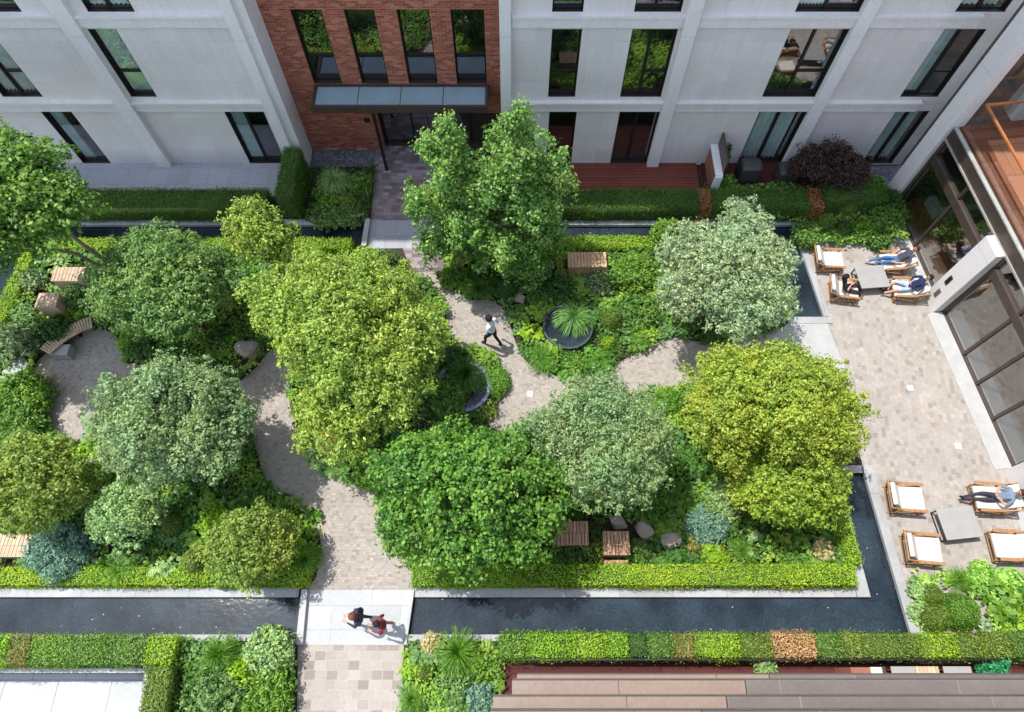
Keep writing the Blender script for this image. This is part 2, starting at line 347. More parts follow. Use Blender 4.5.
def fill_blob(lv, c, r, clumpr, leaf, dens=1.0, aspect=.55, others=(), up=.55, zmin=-.55, jit=.17, inner=.3, nleaf=None, lining=True, lobe=.5):
    c = np.array(c, float); r = np.array(r, float)
    area = 4 * math.pi * (((r[0] * r[1]) ** 1.6 + (r[0] * r[2]) ** 1.6 + (r[1] * r[2]) ** 1.6) / 3) ** (1 / 1.6)
    nc = max(6, int(area / (clumpr ** 2 * 1.75)))
    d = RNG.normal(size=(nc * 2, 3)); d /= np.linalg.norm(d, axis=1, keepdims=True); d = d[d[:, 2] > zmin][:nc]
    ph = RNG.random(3) * 6.28
    lump = .98 + .13 * np.sin(d[:, 0] * 4.2 + ph[0]) * np.sin(d[:, 1] * 3.7 + ph[1]) + .07 * np.sin(d[:, 2] * 6 + d[:, 0] * 5 + ph[2])
    f = lump * (1 - jit + 2 * jit * RNG.random(len(d))); f[RNG.random(len(d)) < inner] *= .74; spr = RNG.random(len(d)) < .07; f[spr] *= 1.10
    cc = c + d * r * f[:, None]
    if others:
        keep = np.ones(len(cc), bool)
        for (oc, orr) in others:
            keep &= np.linalg.norm((cc - np.array(oc)) / np.array(orr), axis=1) > .72
        cc = cc[keep]; d = d[keep]
    nl = nleaf or max(10, int(dens * 6.6 * (clumpr / leaf) ** 2))
    k = len(cc)
    if k == 0: return
    cr = clumpr * (.45 + .95 * RNG.random((k, 1)) ** 1.4)
    off = RNG.normal(size=(k, nl, 3)); off /= np.linalg.norm(off, axis=2, keepdims=True)
    off *= (RNG.random((k, nl, 1)) ** .45) * cr[:, :, None]
    out = d / r; out /= np.linalg.norm(out, axis=1, keepdims=True)
    al = np.sum(off * out[:, None, :], axis=2, keepdims=True); off = off - out[:, None, :] * al * .25
    P = cc[:, None, :] + off
    offn = off / (np.linalg.norm(off, axis=2, keepdims=True) + 1e-6)
    Nn = out[:, None, :] * .30 + offn * .70 + np.array([0, 0, up]) + RNG.normal(size=P.shape) * .38
    cl = np.repeat(.55 * RNG.random(k) + .45 * lobe, nl)
    P = P.reshape(-1, 3); ok = P[:, 2] > .02
    sz = leaf * (.65 + .7 * RNG.random(len(P)))
    lv.add(P[ok], Nn.reshape(-1, 3)[ok], sz[ok], cl[ok], aspect)
    # darker inner leaves close the crown behind the outer clumps
    if not lining: return
    bl_ = max(.12, leaf * 1.5); ni = int(area * 1.1 / (bl_ * bl_ * .4)); e = RNG.normal(size=(ni, 3)); e /= np.linalg.norm(e, axis=1, keepdims=True); e = e[e[:, 2] > zmin]
    Q = c + e * r * (.45 + .22 * RNG.random((len(e), 1))); kk = Q[:, 2] > .03
    for (oc, orr) in others: kk &= np.linalg.norm((Q - np.array(oc)) / np.array(orr), axis=1) > .5
    lv.add(Q[kk], (e / r * min(r) + RNG.normal(size=e.shape) * .5)[kk], bl_, .1, .8)
def dome_core(r, h, z=0, n=12, k=5):
    m = MB(); vs = []; fs = []
    for j in range(k + 1):
        a = j / k * math.pi / 2
        for i in range(n): b = 2 * math.pi * i / n; vs.append((r * math.cos(a) * math.cos(b) * (1 if j < k else 0.02), r * math.cos(a) * math.sin(b) * (1 if j < k else .02), z + h * math.sin(a)))
    for j in range(k):
        for i in range(n): fs.append((j * n + i, j * n + (i + 1) % n, (j + 1) * n + (i + 1) % n, (j + 1) * n + i))
    m.add(vs, fs); return m

def tree(px, py, rx, ry, zc, rz, kind, label, leaf=.13, clumpr=.34, lobes=None, name='broadleaf_tree', dens=1.0, base=None, pale=False, group='garden trees', aspect=.55, up=.55, inner=.3, stems=4):
    cx, cy = G(px, py, zc); s = SC(px, py, zc)
    R = (rx * .93 / s, ry * .93 / s)
    bx, by = base if base else (cx, cy)
    t = empty(name, (bx, by, 0), label, 'tree', group)
    lv = Leaves(); o = (cx - bx, cy - by)
    if lobes is None:
        lobes = [(0, 0, .0, .80, .80, .95)]
        for k in range(6):
            a = k * 1.047 + random.random() * .8; q = .42 + .12 * random.random()
            lobes.append((q * math.cos(a), q * math.sin(a), random.uniform(-.35, .1), random.uniform(.42, .56), random.uniform(.42, .56), random.uniform(.45, .6)))
    bl = []
    for (lx, ly, lz, a, b, c) in lobes:
        bl.append(((o[0] + lx * R[0], o[1] + ly * R[1], zc + lz * rz), (a * R[0], b * R[1], c * rz)))
    core = [(c, tuple(q * .80 for q in r)) for c, r in bl]; sub = []
    for c, r in bl:
        rm = (r[0] * r[1] * r[2]) ** (1 / 3); ns = int(7 + 7 * rm)
        for k in range(ns):
            a = k * 2.39996 + RNG.random() * .7; zz = -.35 + 1.3 * (k + .5) / ns; q = math.sqrt(max(0, 1 - min(1, zz) ** 2)); f = RNG.uniform(.74, 1.0)
            p = (c[0] + r[0] * q * math.cos(a) * f, c[1] + r[1] * q * math.sin(a) * f, c[2] + r[2] * min(1, zz) * f)
            if any(sum(((p[x] - o_[x]) / o_r[x]) ** 2 for x in range(3)) < .8 ** 2 for o_, o_r in core if o_ is not c): continue
            z_ = RNG.uniform(.20, .40) * (.5 + .5 * min(1, 1.1 / rm)) * rm + .10; sub.append((p, (z_, z_, z_ * .72)))
    for i, (c, r) in enumerate(core):
        fill_blob(lv, c, r, clumpr, leaf, dens, aspect, others=[q for j, q in enumerate(core) if j != i], up=up, inner=inner, lobe=RNG.random())
    for i, (c, r) in enumerate(sub):
        fill_blob(lv, c, r, clumpr * .72, leaf, dens * .72, aspect, others=core, up=up, inner=.15, zmin=-.5, jit=.38, lining=False, lobe=RNG.random())
    lv.build('crown', L[kind], t)
    m = MB()
    for i, (c, r) in enumerate(bl[:max(stems + 1, 1)] if len(bl) > 1 else bl):
        th = .03 + .009 * zc
        mid = (c[0] * .35 + random.uniform(-.15, .15), c[1] * .35 + random.uniform(-.15, .15), max(.4, (c[2] - r[2] * .3) * .5))
        st = (random.uniform(-.12, .12) if i else 0, random.uniform(-.12, .12) if i else 0, -.02)
        m.tube([st, mid, (c[0] * .8, c[1] * .8, c[2] * .85), (c[0], c[1], c[2] + r[2] * .5)], [th * (1.3 if i == 0 else .8), th * .75, th * .45, th * .15], 8)
        for k in range(5):
            a = random.random() * 6.28
            e = (c[0] + r[0] * .8 * math.cos(a), c[1] + r[1] * .8 * math.sin(a), c[2] + r[2] * random.uniform(-.2, .5))
            q = (c[0] * .7, c[1] * .7, c[2] * .72)
            m.tube([q, tuple((q[j] + e[j]) / 2 + (0, 0, .1)[j] for j in range(3)), e], [th * .35, th * .22, th * .08], 5)
    m.build('trunk', BARKP if pale else BARK, t, smooth=True)
    return t
PLN = {'shrub': 'shrub', 'ball': 'clipped_ball', 'broad': 'broadleaf_plant', 'grass': 'grass_tuft'}
def plant(kind, px, py, r, col, label, h=None, name=None, leaf=None, cat=None, group=None):
    """r in pixels; (px, py) is the middle of what shows"""
    h0 = h if h else {'shrub': r * .03 * 1.3, 'ball': r * .032 * 1.5, 'broad': .45, 'grass': .6}[kind]
    x, y = G(px, py, h0 * .55); R = r / SC(px, py, h0 * .55)
    lv = Leaves(); core = None
    if kind == 'shrub':
        lf = leaf or .09
        lobes = [((0, 0, h0 * .5), (R * .8, R * .8, h0 * .52))]
        for k in range(5):
            a = k * 1.256 + random.random(); q = .45 * R
            lobes.append(((q * math.cos(a), q * math.sin(a), h0 * random.uniform(.3, .5)), (R * .52, R * .52, h0 * random.uniform(.36, .5))))
        for i, (c, rr) in enumerate(lobes): fill_blob(lv, c, rr, max(.12, R * .18), lf, 1.0, .5, others=[q for j, q in enumerate(lobes) if j != i])
    elif kind == 'ball':
        lf = leaf or .045
        n = int(2 * math.pi * R * R * 1.3 / (lf * lf * .28)); n = min(n, 9000)
        d = RNG.normal(size=(n, 3)); d /= np.linalg.norm(d, axis=1, keepdims=True); d[:, 2] = np.abs(d[:, 2]) * 1.15 - .15
        rr = np.array([R, R, h0 * .85]); P = d * rr * (.93 + .09 * RNG.random((n, 1))) + np.array([0, 0, h0 * .12]); ok = P[:, 2] > .01
        lv.add(P[ok], (d / rr * R + RNG.normal(size=(n, 3)) * .5)[ok], lf * (.7 + .6 * RNG.random(n))[ok], (.5 + .5 * np.sin(P[:, 0] * 9) * np.sin(P[:, 1] * 8))[ok], .6)
        core = dome_core(R * .9, h0 * .88)
    elif kind == 'broad':
        lf = leaf or .20
        k = max(5, int((R / .17) ** 2)); 
        for q in range(k):
            a = random.random() * 6.28; rr = R * math.sqrt(random.random()) * .85; cxx, cyy = rr * math.cos(a), rr * math.sin(a)
            hh = h0 * (1 - .5 * (rr / R) ** 2) * random.uniform(.75, 1.1); nl = 9
            th = RNG.random(nl) * 6.28; rad = RNG.random(nl) * .16 + .05
            D = np.stack([np.cos(th), np.sin(th), np.full(nl, -.15)], 1)
            P = np.stack([cxx + D[:, 0] * rad, cyy + D[:, 1] * rad, hh - rad * .5 + RNG.random(nl) * .05], 1)
            Nn = np.stack([D[:, 0] * .45, D[:, 1] * .45, np.ones(nl)], 1) + RNG.normal(size=(nl, 3)) * .15
            lv.add(P, Nn, lf * (.7 + .6 * RNG.random(nl)), random.random(), .68, .12, T=D.copy())
    elif kind == 'grass':
        nb = int(160 + 500 * R); wd = leaf or .022
        for seg in range(1):
            th = RNG.random(nb) * 6.28; reach = R * (.35 + .65 * RNG.random(nb)); top = h0 * (.7 + .5 * RNG.random(nb))
            D = np.stack([np.cos(th), np.sin(th), np.zeros(nb)], 1)
            prev = D * .04 * RNG.random((nb, 1)); S = 5; clump = RNG.random(nb)
            for k in range(1, S + 1):
                u = k / S
                cur = D * (reach * u ** 1.3)[:, None]; cur[:, 2] = top * math.sin(u * .74 * math.pi)
                mid = (prev + cur) / 2; T = cur - prev; ln = np.linalg.norm(T, axis=1)
                side = np.stack([-D[:, 1], D[:, 0], np.zeros(nb)], 1); Nn = np.cross(T, side); Nn[Nn[:, 2] < 0] *= -1
                lv.add(mid, Nn, ln * 1.35, clump, wd * 2.2, 0, T=T); prev = cur
            lv.R = [np.repeat(RNG.random(nb), 4)] * S
    o = lv.build(name or PLN[kind], L[col], None, (x, y, 0), core)
    return tag(o, label, cat or {'shrub': 'shrub', 'ball': 'topiary', 'broad': 'plant', 'grass': 'grass tuft'}[kind], group)
def hedge(A, B, wid, h, col, label, leaf=.05, z=0, brown=False, group='clipped hedges', name='hedge', loose=.04, dens=1.0):
    """world line A-B is the centre line"""
    A = Vector((*A, 0)); B = Vector((*B, 0)); ln = (B - A).length; ang = math.atan2(B.y - A.y, B.x - A.x)
    lv = Leaves()
    def face(n, fn, nor):
        U = RNG.random((n, 2)); P = fn(U); Nn = np.array(nor) + RNG.normal(size=(n, 3)) * .45
        P = P + np.array(nor) * (RNG.normal(size=(n, 1)) * loose + .035 * np.sin(P[:, :1] * 3.1 + A.x) * np.sin(P[:, :1] * 1.3 + P[:, 1:2] * 4 + 1))
        cl = .5 + .5 * np.sin(P[:, 0] * 2.3 + math.sin(A.x) * 9) * np.sin(P[:, 0] * .9 + P[:, 1] * 3)
        lv.add(P, Nn, leaf * (.6 + .8 * RNG.random(n)), cl, .55)
    d = dens * 2.3 / (leaf * leaf * .55)
    face(int(ln * wid * d), lambda U: np.stack([U[:, 0] * ln, (U[:, 1] - .5) * wid, np.full(len(U), h)], 1), (0, 0, 1.0))
    for s in (-1, 1):
        face(int(ln * h * d * .7), lambda U: np.stack([U[:, 0] * ln, np.full(len(U), s * wid / 2), U[:, 1] * h], 1), (0, s, .2))
        face(int(wid * h * d * .7), lambda U: np.stack([np.full(len(U), ln * (s > 0)), (U[:, 1] - .5) * wid, U[:, 0] * h], 1), (s, 0, .2))
    c = MB(); c.box(.04, ln - .04, -wid / 2 + .04, wid / 2 - .04, -.01, h - .05)
    o = lv.build(name, L[col], None, (A.x, A.y, z), c, TWIGB if brown else TWIG); o.rotation_euler = (0, 0, ang)
    return tag(o, label, 'hedge', group)

# ================================================================== GROUND, POOLS, PATHS
def ST(mb, name, mat, bevel=0): return tag(mb.build(name, mat, bevel=bevel), kind='structure')
m = MB(); m.box(-900, 900, -900, 900, -1.8, -1.5); ST(m, 'ground', GROUND)
m = MB(); m.prism([(-60, 14.87), (120, 14.87), (120, 90), (-60, 90)], -1.45, 0); ST(m, 'bed_ground', SOIL)
EAST = [(10.1, 14.869), (10.46, 10.86), (10.62, 5.6), (10.93, .99), (11.2, -40), (120, -40), (120, 14.869)]
m = MB(); m.prism(EAST, -1.45, 0); ST(m, 'patio', PATIO)
ISL = [(-16.9, 13.97), (9.2, 13.97), (9.38, 10.9), (10.459, 10.86), (10.619, 5.62), (9.72, 5.62), (9.93, 2.12), (-60, 2.12), (-60, 10.8), (-17.3, 10.8)]
m = MB(); m.prism(ISL, -1.45, 0); ST(m, 'garden_ground', SOIL)
TX, TY = G(146, 673, 0); m = MB()
m.prism([(-60, -40), (11.19, -40), (10.92, .99), (-60, .99), (-60, TY), (TX, TY), (TX, -4), (-60, -4)], -1.45, 0); ST(m, 'south_ground', SOIL)
m = MB(); m.prism([(-60, 2.5), (-60, .98), (-5.9, .98), (-2.8, .98), (11.5, .98), (11.5, 15.2), (-60, 15.2)], -.13, -.128); ST(m, 'water', WATER)
m = MB(); m.prism([(-60, 11.5), (-18.9, 11.5), (-18.6, 14.9), (-60, 14.9)], -1.45, .001); ST(m, 'west_ground', SOIL)
m = MB(); m.prism([(-40, TY - .01), (TX - .01, TY - .01), (TX - .01, -3.9), (-40, -3.9)], -1.4, -1.2); ST(m, 'sunken_terrace', WHITET)
# stone bridges
m = MB(); m.prism([G(304, 590), G(413, 590), G(403, 645), G(298, 645)], -.3, .022); ST(m, 'stone_bridge', BRIDGE)
m = MB(); m.prism([G(366, 221), (-1.7, 14.98), (-1.7, 13.75), G(362, 249)], -.3, .022); ST(m, 'stone_bridge', TERR)
# copings
m = MB()
m.box(-40, -5.95, 2.08, 2.34, -.10, .035); m.box(-2.72, 9.6, 2.08, 2.34, -.10, .035)
m.prism([(9.62, 2.08), (9.99, 2.08), (9.78, 5.64), (9.50, 5.64)], -.10, .035)
m.box(-40, -6.05, .95, 1.12, -.10, .035); m.box(-2.88, 10.86, .95, 1.12, -.10, .035)
m.prism([(10.88, .9), (11.14, .9), (10.86, 5.85), (10.58, 5.85)], -.10, .037); m.box(9.45, 10.56, 5.62, 5.86, -.10, .036)
m.prism([(10.05, 14.86), (10.25, 14.86), (10.66, 10.98), (10.44, 10.98)], -.10, .035); m.box(9.2, 10.69, 10.72, 10.97, -.10, .038)
m.box(-40, -5.5, 14.72, 14.98, -.10, .035); m.box(-1.6, 10.03, 14.72, 14.98, -.10, .035)
m.prism([(-17.25, 10.8), (-17.0, 10.8), (-16.7, 13.9), (-16.95, 13.9)], -.1, .03)
ST(m, 'pool_coping', COPE, bevel=.012)
m = MB(); m.prism([G(297, 645), G(303, 590), G(309, 590), G(304, 645)], 0, .16); ST(m, 'bridge_kerb', CONC, .01)
m = MB(); m.prism([G(404, 645), G(412, 590), G(415, 590), G(407, 645)], .0, .10); ST(m, 'bridge_kerb', CONC, .01)
m = MB(); m.prism([G(362, 248), G(366, 221), G(371, 221), G(367, 248)], -.1, .16); ST(m, 'bridge_kerb', CONC, .01)
# paths
P_WEST = smoothpoly([(309, 591), (316, 578), (321, 545), (314, 524), (296, 505), (271, 487), (262, 470), (254, 440), (250, 412), (238, 404), (232, 392), (242, 380), (258, 366), (272, 350), (300, 352), (300, 365), (290, 385), (290, 405), (297, 425), (305, 455), (320, 471), (340, 479), (357, 485), (372, 491), (382, 512), (390, 540), (409, 567), (412, 591)])
P_WEST = [p for p in P_WEST if p[1] < 591] + [(411, 591), (309, 591)]
P_LINK = [(105, 360), (180, 372), (240, 378), (240, 408), (170, 418), (110, 415)]
P_CIRC = smoothpoly([(33, 385), (36, 365), (50, 350), (70, 335), (92, 328), (118, 338), (128, 375), (122, 415), (100, 442), (82, 447), (60, 442), (43, 422), (34, 400)])
P_CEN = smoothpoly([(412, 262), (434, 266), (437, 278), (452, 289), (470, 300), (488, 300), (500, 306), (508, 318), (513, 335), (520, 352), (532, 366), (556, 376), (580, 384), (606, 378), (617, 364), (645, 350), (668, 338), (700, 342), (740, 340), (800, 322), (828, 325), (836, 350), (800, 372), (750, 388), (700, 388), (680, 386), (640, 392), (600, 402), (540, 418), (510, 432), (492, 428), (488, 418), (500, 400), (506, 380), (500, 366), (484, 352), (458, 346), (448, 326), (444, 304), (428, 282), (412, 272)])
sheet('path', P_WEST, .012, SETTS); sheet('path', P_LINK, .006, SETTS); sheet('path', P_CIRC, .010, SETTS); sheet('path', P_CEN, .008, SETTS)
sheet('path', [(402, 247), (440, 247), (446, 272), (412, 272)], .014, NORTHP)
sheet('paving', [(790, 321), (826, 321), (838, 352), (852, 385), (800, 372), (770, 340)], .016, CONC)
sheet('path', [(298, 645), (404, 645), (398, 790), (296, 790)], .008, SOUTHP)
sheet('path', [(371, 221), (432, 221), (470, 146), (376, 146)], .008, NORTHP)
sheet('cobbles', [(306, 168), (376, 166), (376, 146), (300, 146)], .006, COBBLE)
sheet('cobbles', [(868, 166), (905, 166), (895, 200), (880, 200)], .006, COBBLE)
m = MB(); m.box(-40, -8.36, 15.95, 17.5, 0, .10); ST(m, 'terrace', TERR)
dx0 = G(560, 190)[0]; dx1 = G(699, 190)[0]; dx2 = G(795, 190)[0]
m = MB(); m.box(-.6, dx1, 16.0, 17.5, 0, .10); ST(m, 'timber_deck', DECKR)
m = MB(); m.box(dx1 + .2, 11.9, 16.1, 17.5, 0, .10); ST(m, 'timber_deck', DECKB)
m = MB(); m.box(-.5, 16, -6, .38, 0, .03); ST(m, 'timber_deck', DECKB)
for q in ((521, 331), (561, 393), (895, 388), (530, 392)):
    pass
for i, q in enumerate(((530, 394), (910, 388), (958, 446))):
    x, y = G(*q); m = MB(); m.box(x - .09, x + .09, y - .09, y + .09, .0, .022); tag(m.build('ground_light', WHITE), ['white square light set into the winding path by the grey-green tree', 'white square light set into the patio opposite the dark glazing', 'white square light set into the patio close to the lower shopfront'][i], 'ground light', 'square lights set in the paving')

# ================================================================== FAR APARTMENT BUILDING (facade at y = 17.5, shaded)
YF = 17.5
far = empty('apartment_building', (0, YF, 0), 'long pale stone apartment building with a red brick entrance bay and dark framed windows', 'building')
def par(mb, name, mat, parent, off=(0, YF, 0), **k):
    o = mb.build(name, mat, None, **k); o.parent = parent; o.location = (-off[0], -off[1], -off[2]); return o
def wx(px, py): return W(px, py, YF)[0]
zs = lambda py: W(512, py, YF)[1]
B1, T1_ = zs(110), zs(98.5)
ROWS = [(.10, zs(111)), (zs(96.5), zs(29)), (zs(11.5), zs(11.5) + 2.45), (zs(11.5) + 3.3, zs(11.5) + 5.7)]
win = {0: [(83, 111, 163), (250, 286, 163), (546, 571, 163), (610, 647, 163), (737, 781, 163), (861, 892, 163)],
       1: [(3, 43, 96.5), (131, 157, 96.5), (548, 575, 96.5), (620, 661, 96.5), (762, 815, 96.5), (900, 938, 96.5)],
       2: [(-30, 22, 11.5), (88, 135, 11.5), (552, 583, 11.5), (634, 681, 11.5), (795, 859, 11.5), (955, 1005, 11.5)]}
WX = {r: [(wx(a, y), wx(b, y)) for a, b, y in v] for r, v in win.items()}
WX[3] = WX[2]
for r in WX:
    WX[r] = [(-26.2, -24.9), (-22.4, -21.2)] + WX[r]
def window(parent, x0, x1, z0, z1, Y, style=2, off=None, frame=BRONZE, curtain=0, trans=True, deep=.16):
    f = MB(); w = .055
    for a, b, c, d in ((x0, x1, z0, z0 + w), (x0, x1, z1 - w, z1), (x0, x0 + w, z0 + w, z1 - w), (x1 - w, x1, z0 + w, z1 - w)): f.box(a, b, Y + deep - .04, Y + deep + .05, c, d)
    # lining of the opening in dark metal
    f.box(x0, x0 + .02, Y + .02, Y + deep - .05, z0, z1); f.box(x1 - .02, x1, Y + .02, Y + deep - .05, z0, z1); f.box(x0, x1, Y + .02, Y + deep - .05, z1 - .02, z1)
    f.box(x0, x1, Y - .01, Y + deep - .05, z0, z0 + .02)
    if style == 2:
        xm = x0 + (x1 - x0) * .46; f.box(xm - .04, xm + .04, Y + deep - .05, Y + deep + .06, z0 + w, z1 - w)
    if trans:
        zm = z0 + (z1 - z0) * .36; xa = x0 + w if style == 1 else x0 + (x1 - x0) * .46 + .04
        f.box(xa, x1 - w, Y + deep - .045, Y + deep + .055, zm - .03, zm + .03)
    fo = par(f, 'window', frame, parent, off or (0, YF, 0))
    g = MB(); g.box(x0 + w, x1 - w, Y + deep, Y + deep + .012, z0 + w, z1 - w)
    po = g.build('pane', GLASS, fo)
    if curtain:
        c = MB(); n = 40; a0, a1 = (x0 + .05, x0 + (x1 - x0) * (.85 if curtain == 2 else .45)); vs = []; fs = []
        for i in range(n + 1):
            xx = a0 + (a1 - a0) * i / n; yy = Y + deep + .11 + .05 * math.sin(i * 1.25)
            vs += [(xx, yy, z0 + .05), (xx, yy, z1 - .02), (xx, yy + .01, z1 - .02), (xx, yy + .01, z0 + .05)]
        for i in range(n):
            fs += [(4 * i, 4 * i + 4, 4 * i + 5, 4 * i + 1), (4 * i + 3, 4 * i + 2, 4 * i + 6, 4 * i + 7)]
        c.add(vs, fs); c.build('curtain', CURTAIN, fo)
    return fo
def wall_with(rows, xa, xb, Y, zmax, mat, name, th=.14):
    w = MB(); z = -.3
    for (z0, z1, ws) in rows:
        if z0 > z: w.box(xa, xb, Y, Y + th, z, z0)
        x = xa
        for a, b in sorted(ws):
            if b <= xa or a >= xb: continue
            if a > x: w.box(x, a, Y, Y + th, z0, z1)
            x = b
        if x < xb: w.box(x, xb, Y, Y + th, z0, z1)
        z = z1
    w.box(xa, xb, Y, Y + th, z, zmax)
    return par(w, name, mat, far)
XBL, XBR = wx(306, 158), wx(502, 158)
TOPZ = 20.5
rows = [(z0, z1, WX[i]) for i, (z0, z1) in enumerate(ROWS)]
wall_with(rows, -40, XBL, YF, TOPZ, STONE, 'wall'); wall_with(rows, XBR, 14.6, YF, TOPZ, STONE, 'wall')
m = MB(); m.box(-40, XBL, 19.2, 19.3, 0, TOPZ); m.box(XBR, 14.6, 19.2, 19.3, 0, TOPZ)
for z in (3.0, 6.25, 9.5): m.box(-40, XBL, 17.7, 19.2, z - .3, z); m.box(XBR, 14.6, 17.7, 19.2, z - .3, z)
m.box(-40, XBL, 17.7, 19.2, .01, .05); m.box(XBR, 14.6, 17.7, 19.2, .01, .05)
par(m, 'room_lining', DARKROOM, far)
m = MB(); m.box(-40, 14.6, 18.6, 34, TOPZ - .6, TOPZ); par(m, 'roof', GREYM, far)
cur = {0: [0, 0, 1, 1, 0, 0, 2, 2], 1: [0, 0, 2, 2, 0, 0, 0, 1], 2: [0, 0, 1, 2, 0, 0, 1, 2], 3: [0, 1, 1, 0, 2, 0, 1, 1]}
for r, (z0, z1) in enumerate(ROWS):
    for i, (a, b) in enumerate(WX[r]):
        window(far, a, b, z0, z1, YF, 1 if (b - a) < 1.15 else 2, curtain=cur[r][i], trans=(r > 0))
# ledges and pilasters
PIL = [(-18.6, -18.2), (wx(160, 165), wx(174, 165)), (wx(646, 165), wx(657, 165)), (wx(782, 160), wx(793, 160))]
led = []
edges = [-40, PIL[0][0]], [PIL[0][1], PIL[1][0]], [PIL[1][1], XBL - .6], [XBR + .35, PIL[2][0]], [PIL[2][1], PIL[3][0]], [PIL[3][1], 13.7]
for zb in (B1 + .02, ROWS[1][1] + .12, ROWS[2][1] + .1, ROWS[3][1] + .1):
    for a, b in edges:
        mb = MB(); mb.box(a, b, YF - .10, YF - .001, zb, zb + .345); mb.box(a, b, YF - .16, YF - .002, zb + .34, zb + .42)
        par(mb, 'ledge', BAND, far)
for a, b in PIL:
    mb = MB(); mb.box(a, b, YF - .20, YF - .001, 0, TOPZ); par(mb, 'pilaster', BAND, far)
mb = MB(); mb.box(XBL - .60, XBL + .05, YF - .22, 18.6, 0, TOPZ); mb.box(XBL - .60, XBL - .25, YF - .36, YF - .219, 0, TOPZ); par(mb, 'pilaster', BAND, far)
mb = MB(); mb.box(XBR, XBR + .34, YF - .22, 18.6, 0, TOPZ); par(mb, 'pilaster', BAND, far)
# brick entrance bay (set back 0.7 m)
YB = 18.2
def bx_(px, py): return W(px, py, YB)
zc0, zc1 = bx_(512, 113)[1], bx_(512, 86)[1]
bz0, bz1 = bx_(512, 83)[1], bx_(512, 9.5)[1]
bw = [(bx_(a, 83)[0], bx_(b, 83)[0]) for a, b in ((314, 342), (362, 389), (409, 438), (457, 487))]
dl, dr = bx_(384, 145)[0], XBR
w = MB(); th = .25
w.box(XBL, dl, YB, YB + th, 0, zc0); w.box(XBL, XBR, YB, YB + th, zc0, bz0)
x = XBL
for a, b in bw: w.box(x, a, YB, YB + th, bz0, bz1); x = b
w.box(x, XBR, YB, YB + th, bz0, bz1)
bz2 = bz1 + .75; w.box(XBL, XBR, YB, YB + th, bz1, bz2); x = XBL
for a, b in bw: w.box(x, a, YB, YB + th, bz2, bz2 + 2.4); x = b
w.box(x, XBR, YB, YB + th, bz2, bz2 + 2.4); w.box(XBL, XBR, YB, YB + th, bz2 + 2.4, TOPZ - .7)
par(w, 'brick_wall', BRICK, far)
for a, b in bw:
    window(far, a, b, bz0, bz1, YB, 1, deep=.2); window(far, a, b, bz2, bz2 + 2.4, YB, 1, deep=.2)
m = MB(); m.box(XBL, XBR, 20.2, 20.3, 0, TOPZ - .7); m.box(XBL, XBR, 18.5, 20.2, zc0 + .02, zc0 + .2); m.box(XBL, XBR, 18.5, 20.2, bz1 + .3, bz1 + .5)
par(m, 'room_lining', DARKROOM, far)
m = MB()
for xx in np.linspace(dl + .05, dr - .05, 5): m.box(xx - .04, xx + .04, YB + .35, YB + .43, 0, zc0)
m.box(dl, dr, YB + .35, YB + .43, 2.3, 2.4) if zc0 > 2.5 else None
m.box(dl, dr, YB + .1, YB + .3, zc0 - .12, zc0 - .003)
dd = par(m, 'entrance_door', BLACK, far)
m = MB(); m.box(dl + .09, dr - .09, YB + .38, YB + .392, .05, zc0); m.build('pane', GLASS, dd)
m = MB()
for xx in (-3.15, -2.75): m.tube([(xx, YB + .30, .9), (xx, YB + .30, 1.7)], .018, 6)
m.build('handle', plain('steel', (.5, .5, .5), .3, metal=.9), dd)
# entrance canopy
cy0 = 17.15
cl, cr = W(311, 108, cy0)[0], W(488, 108, cy0)[0]; cz = W(400, 107, cy0)[1]; cz0 = W(400, 113, cy0)[1]
c = MB(); c.box(cl, cr, cy0, cy0 + .10, cz0, cz); c.box(cl, cl + .09, cy0 + .1, YB, cz0, cz); c.box(cr - .09, cr, cy0 + .1, YB, cz0, cz); c.box(cl + .09, cr - .09, cy0 + .1, YB - .002, cz0, cz0 + .04); c.box(cl + .09, cr - .09, YB - .1, YB - .003, cz - .12, cz)
can = par(c, 'canopy', BROWNM, far)
for k in range(4):
    a = cl + .09 + (cr - cl - .18) * k / 4; b = cl + .09 + (cr - cl - .18) * (k + 1) / 4
    c = MB(); c.box(a + .012, b - .012, cy0 + .1, YB - .1, cz - .07, cz - .045); c.build('canopy_glass', CANG, can)
px0, py0 = G(387, 170); c = MB(); c.box(px0 - .05, px0 + .05, py0 - .05, py0 + .05, 0, cz0 - .002); par(c, 'canopy_post', BLACK, far)
for a in (333, 362):
    x, z = W(a, 149, YB); c = MB(); c.box(x - .2, x + .2, YB - .03, YB - .002, .06, .12); par(c, 'wall_light', plain('brass_light%d' % a, hx('#b99b70'), .5), far)
x, z = W(367, 120, YB); c = MB(); c.box(x - .09, x + .09, YB - .04, YB - .002, z - .1, z + .1); par(c, 'entry_panel', BLACK, far)

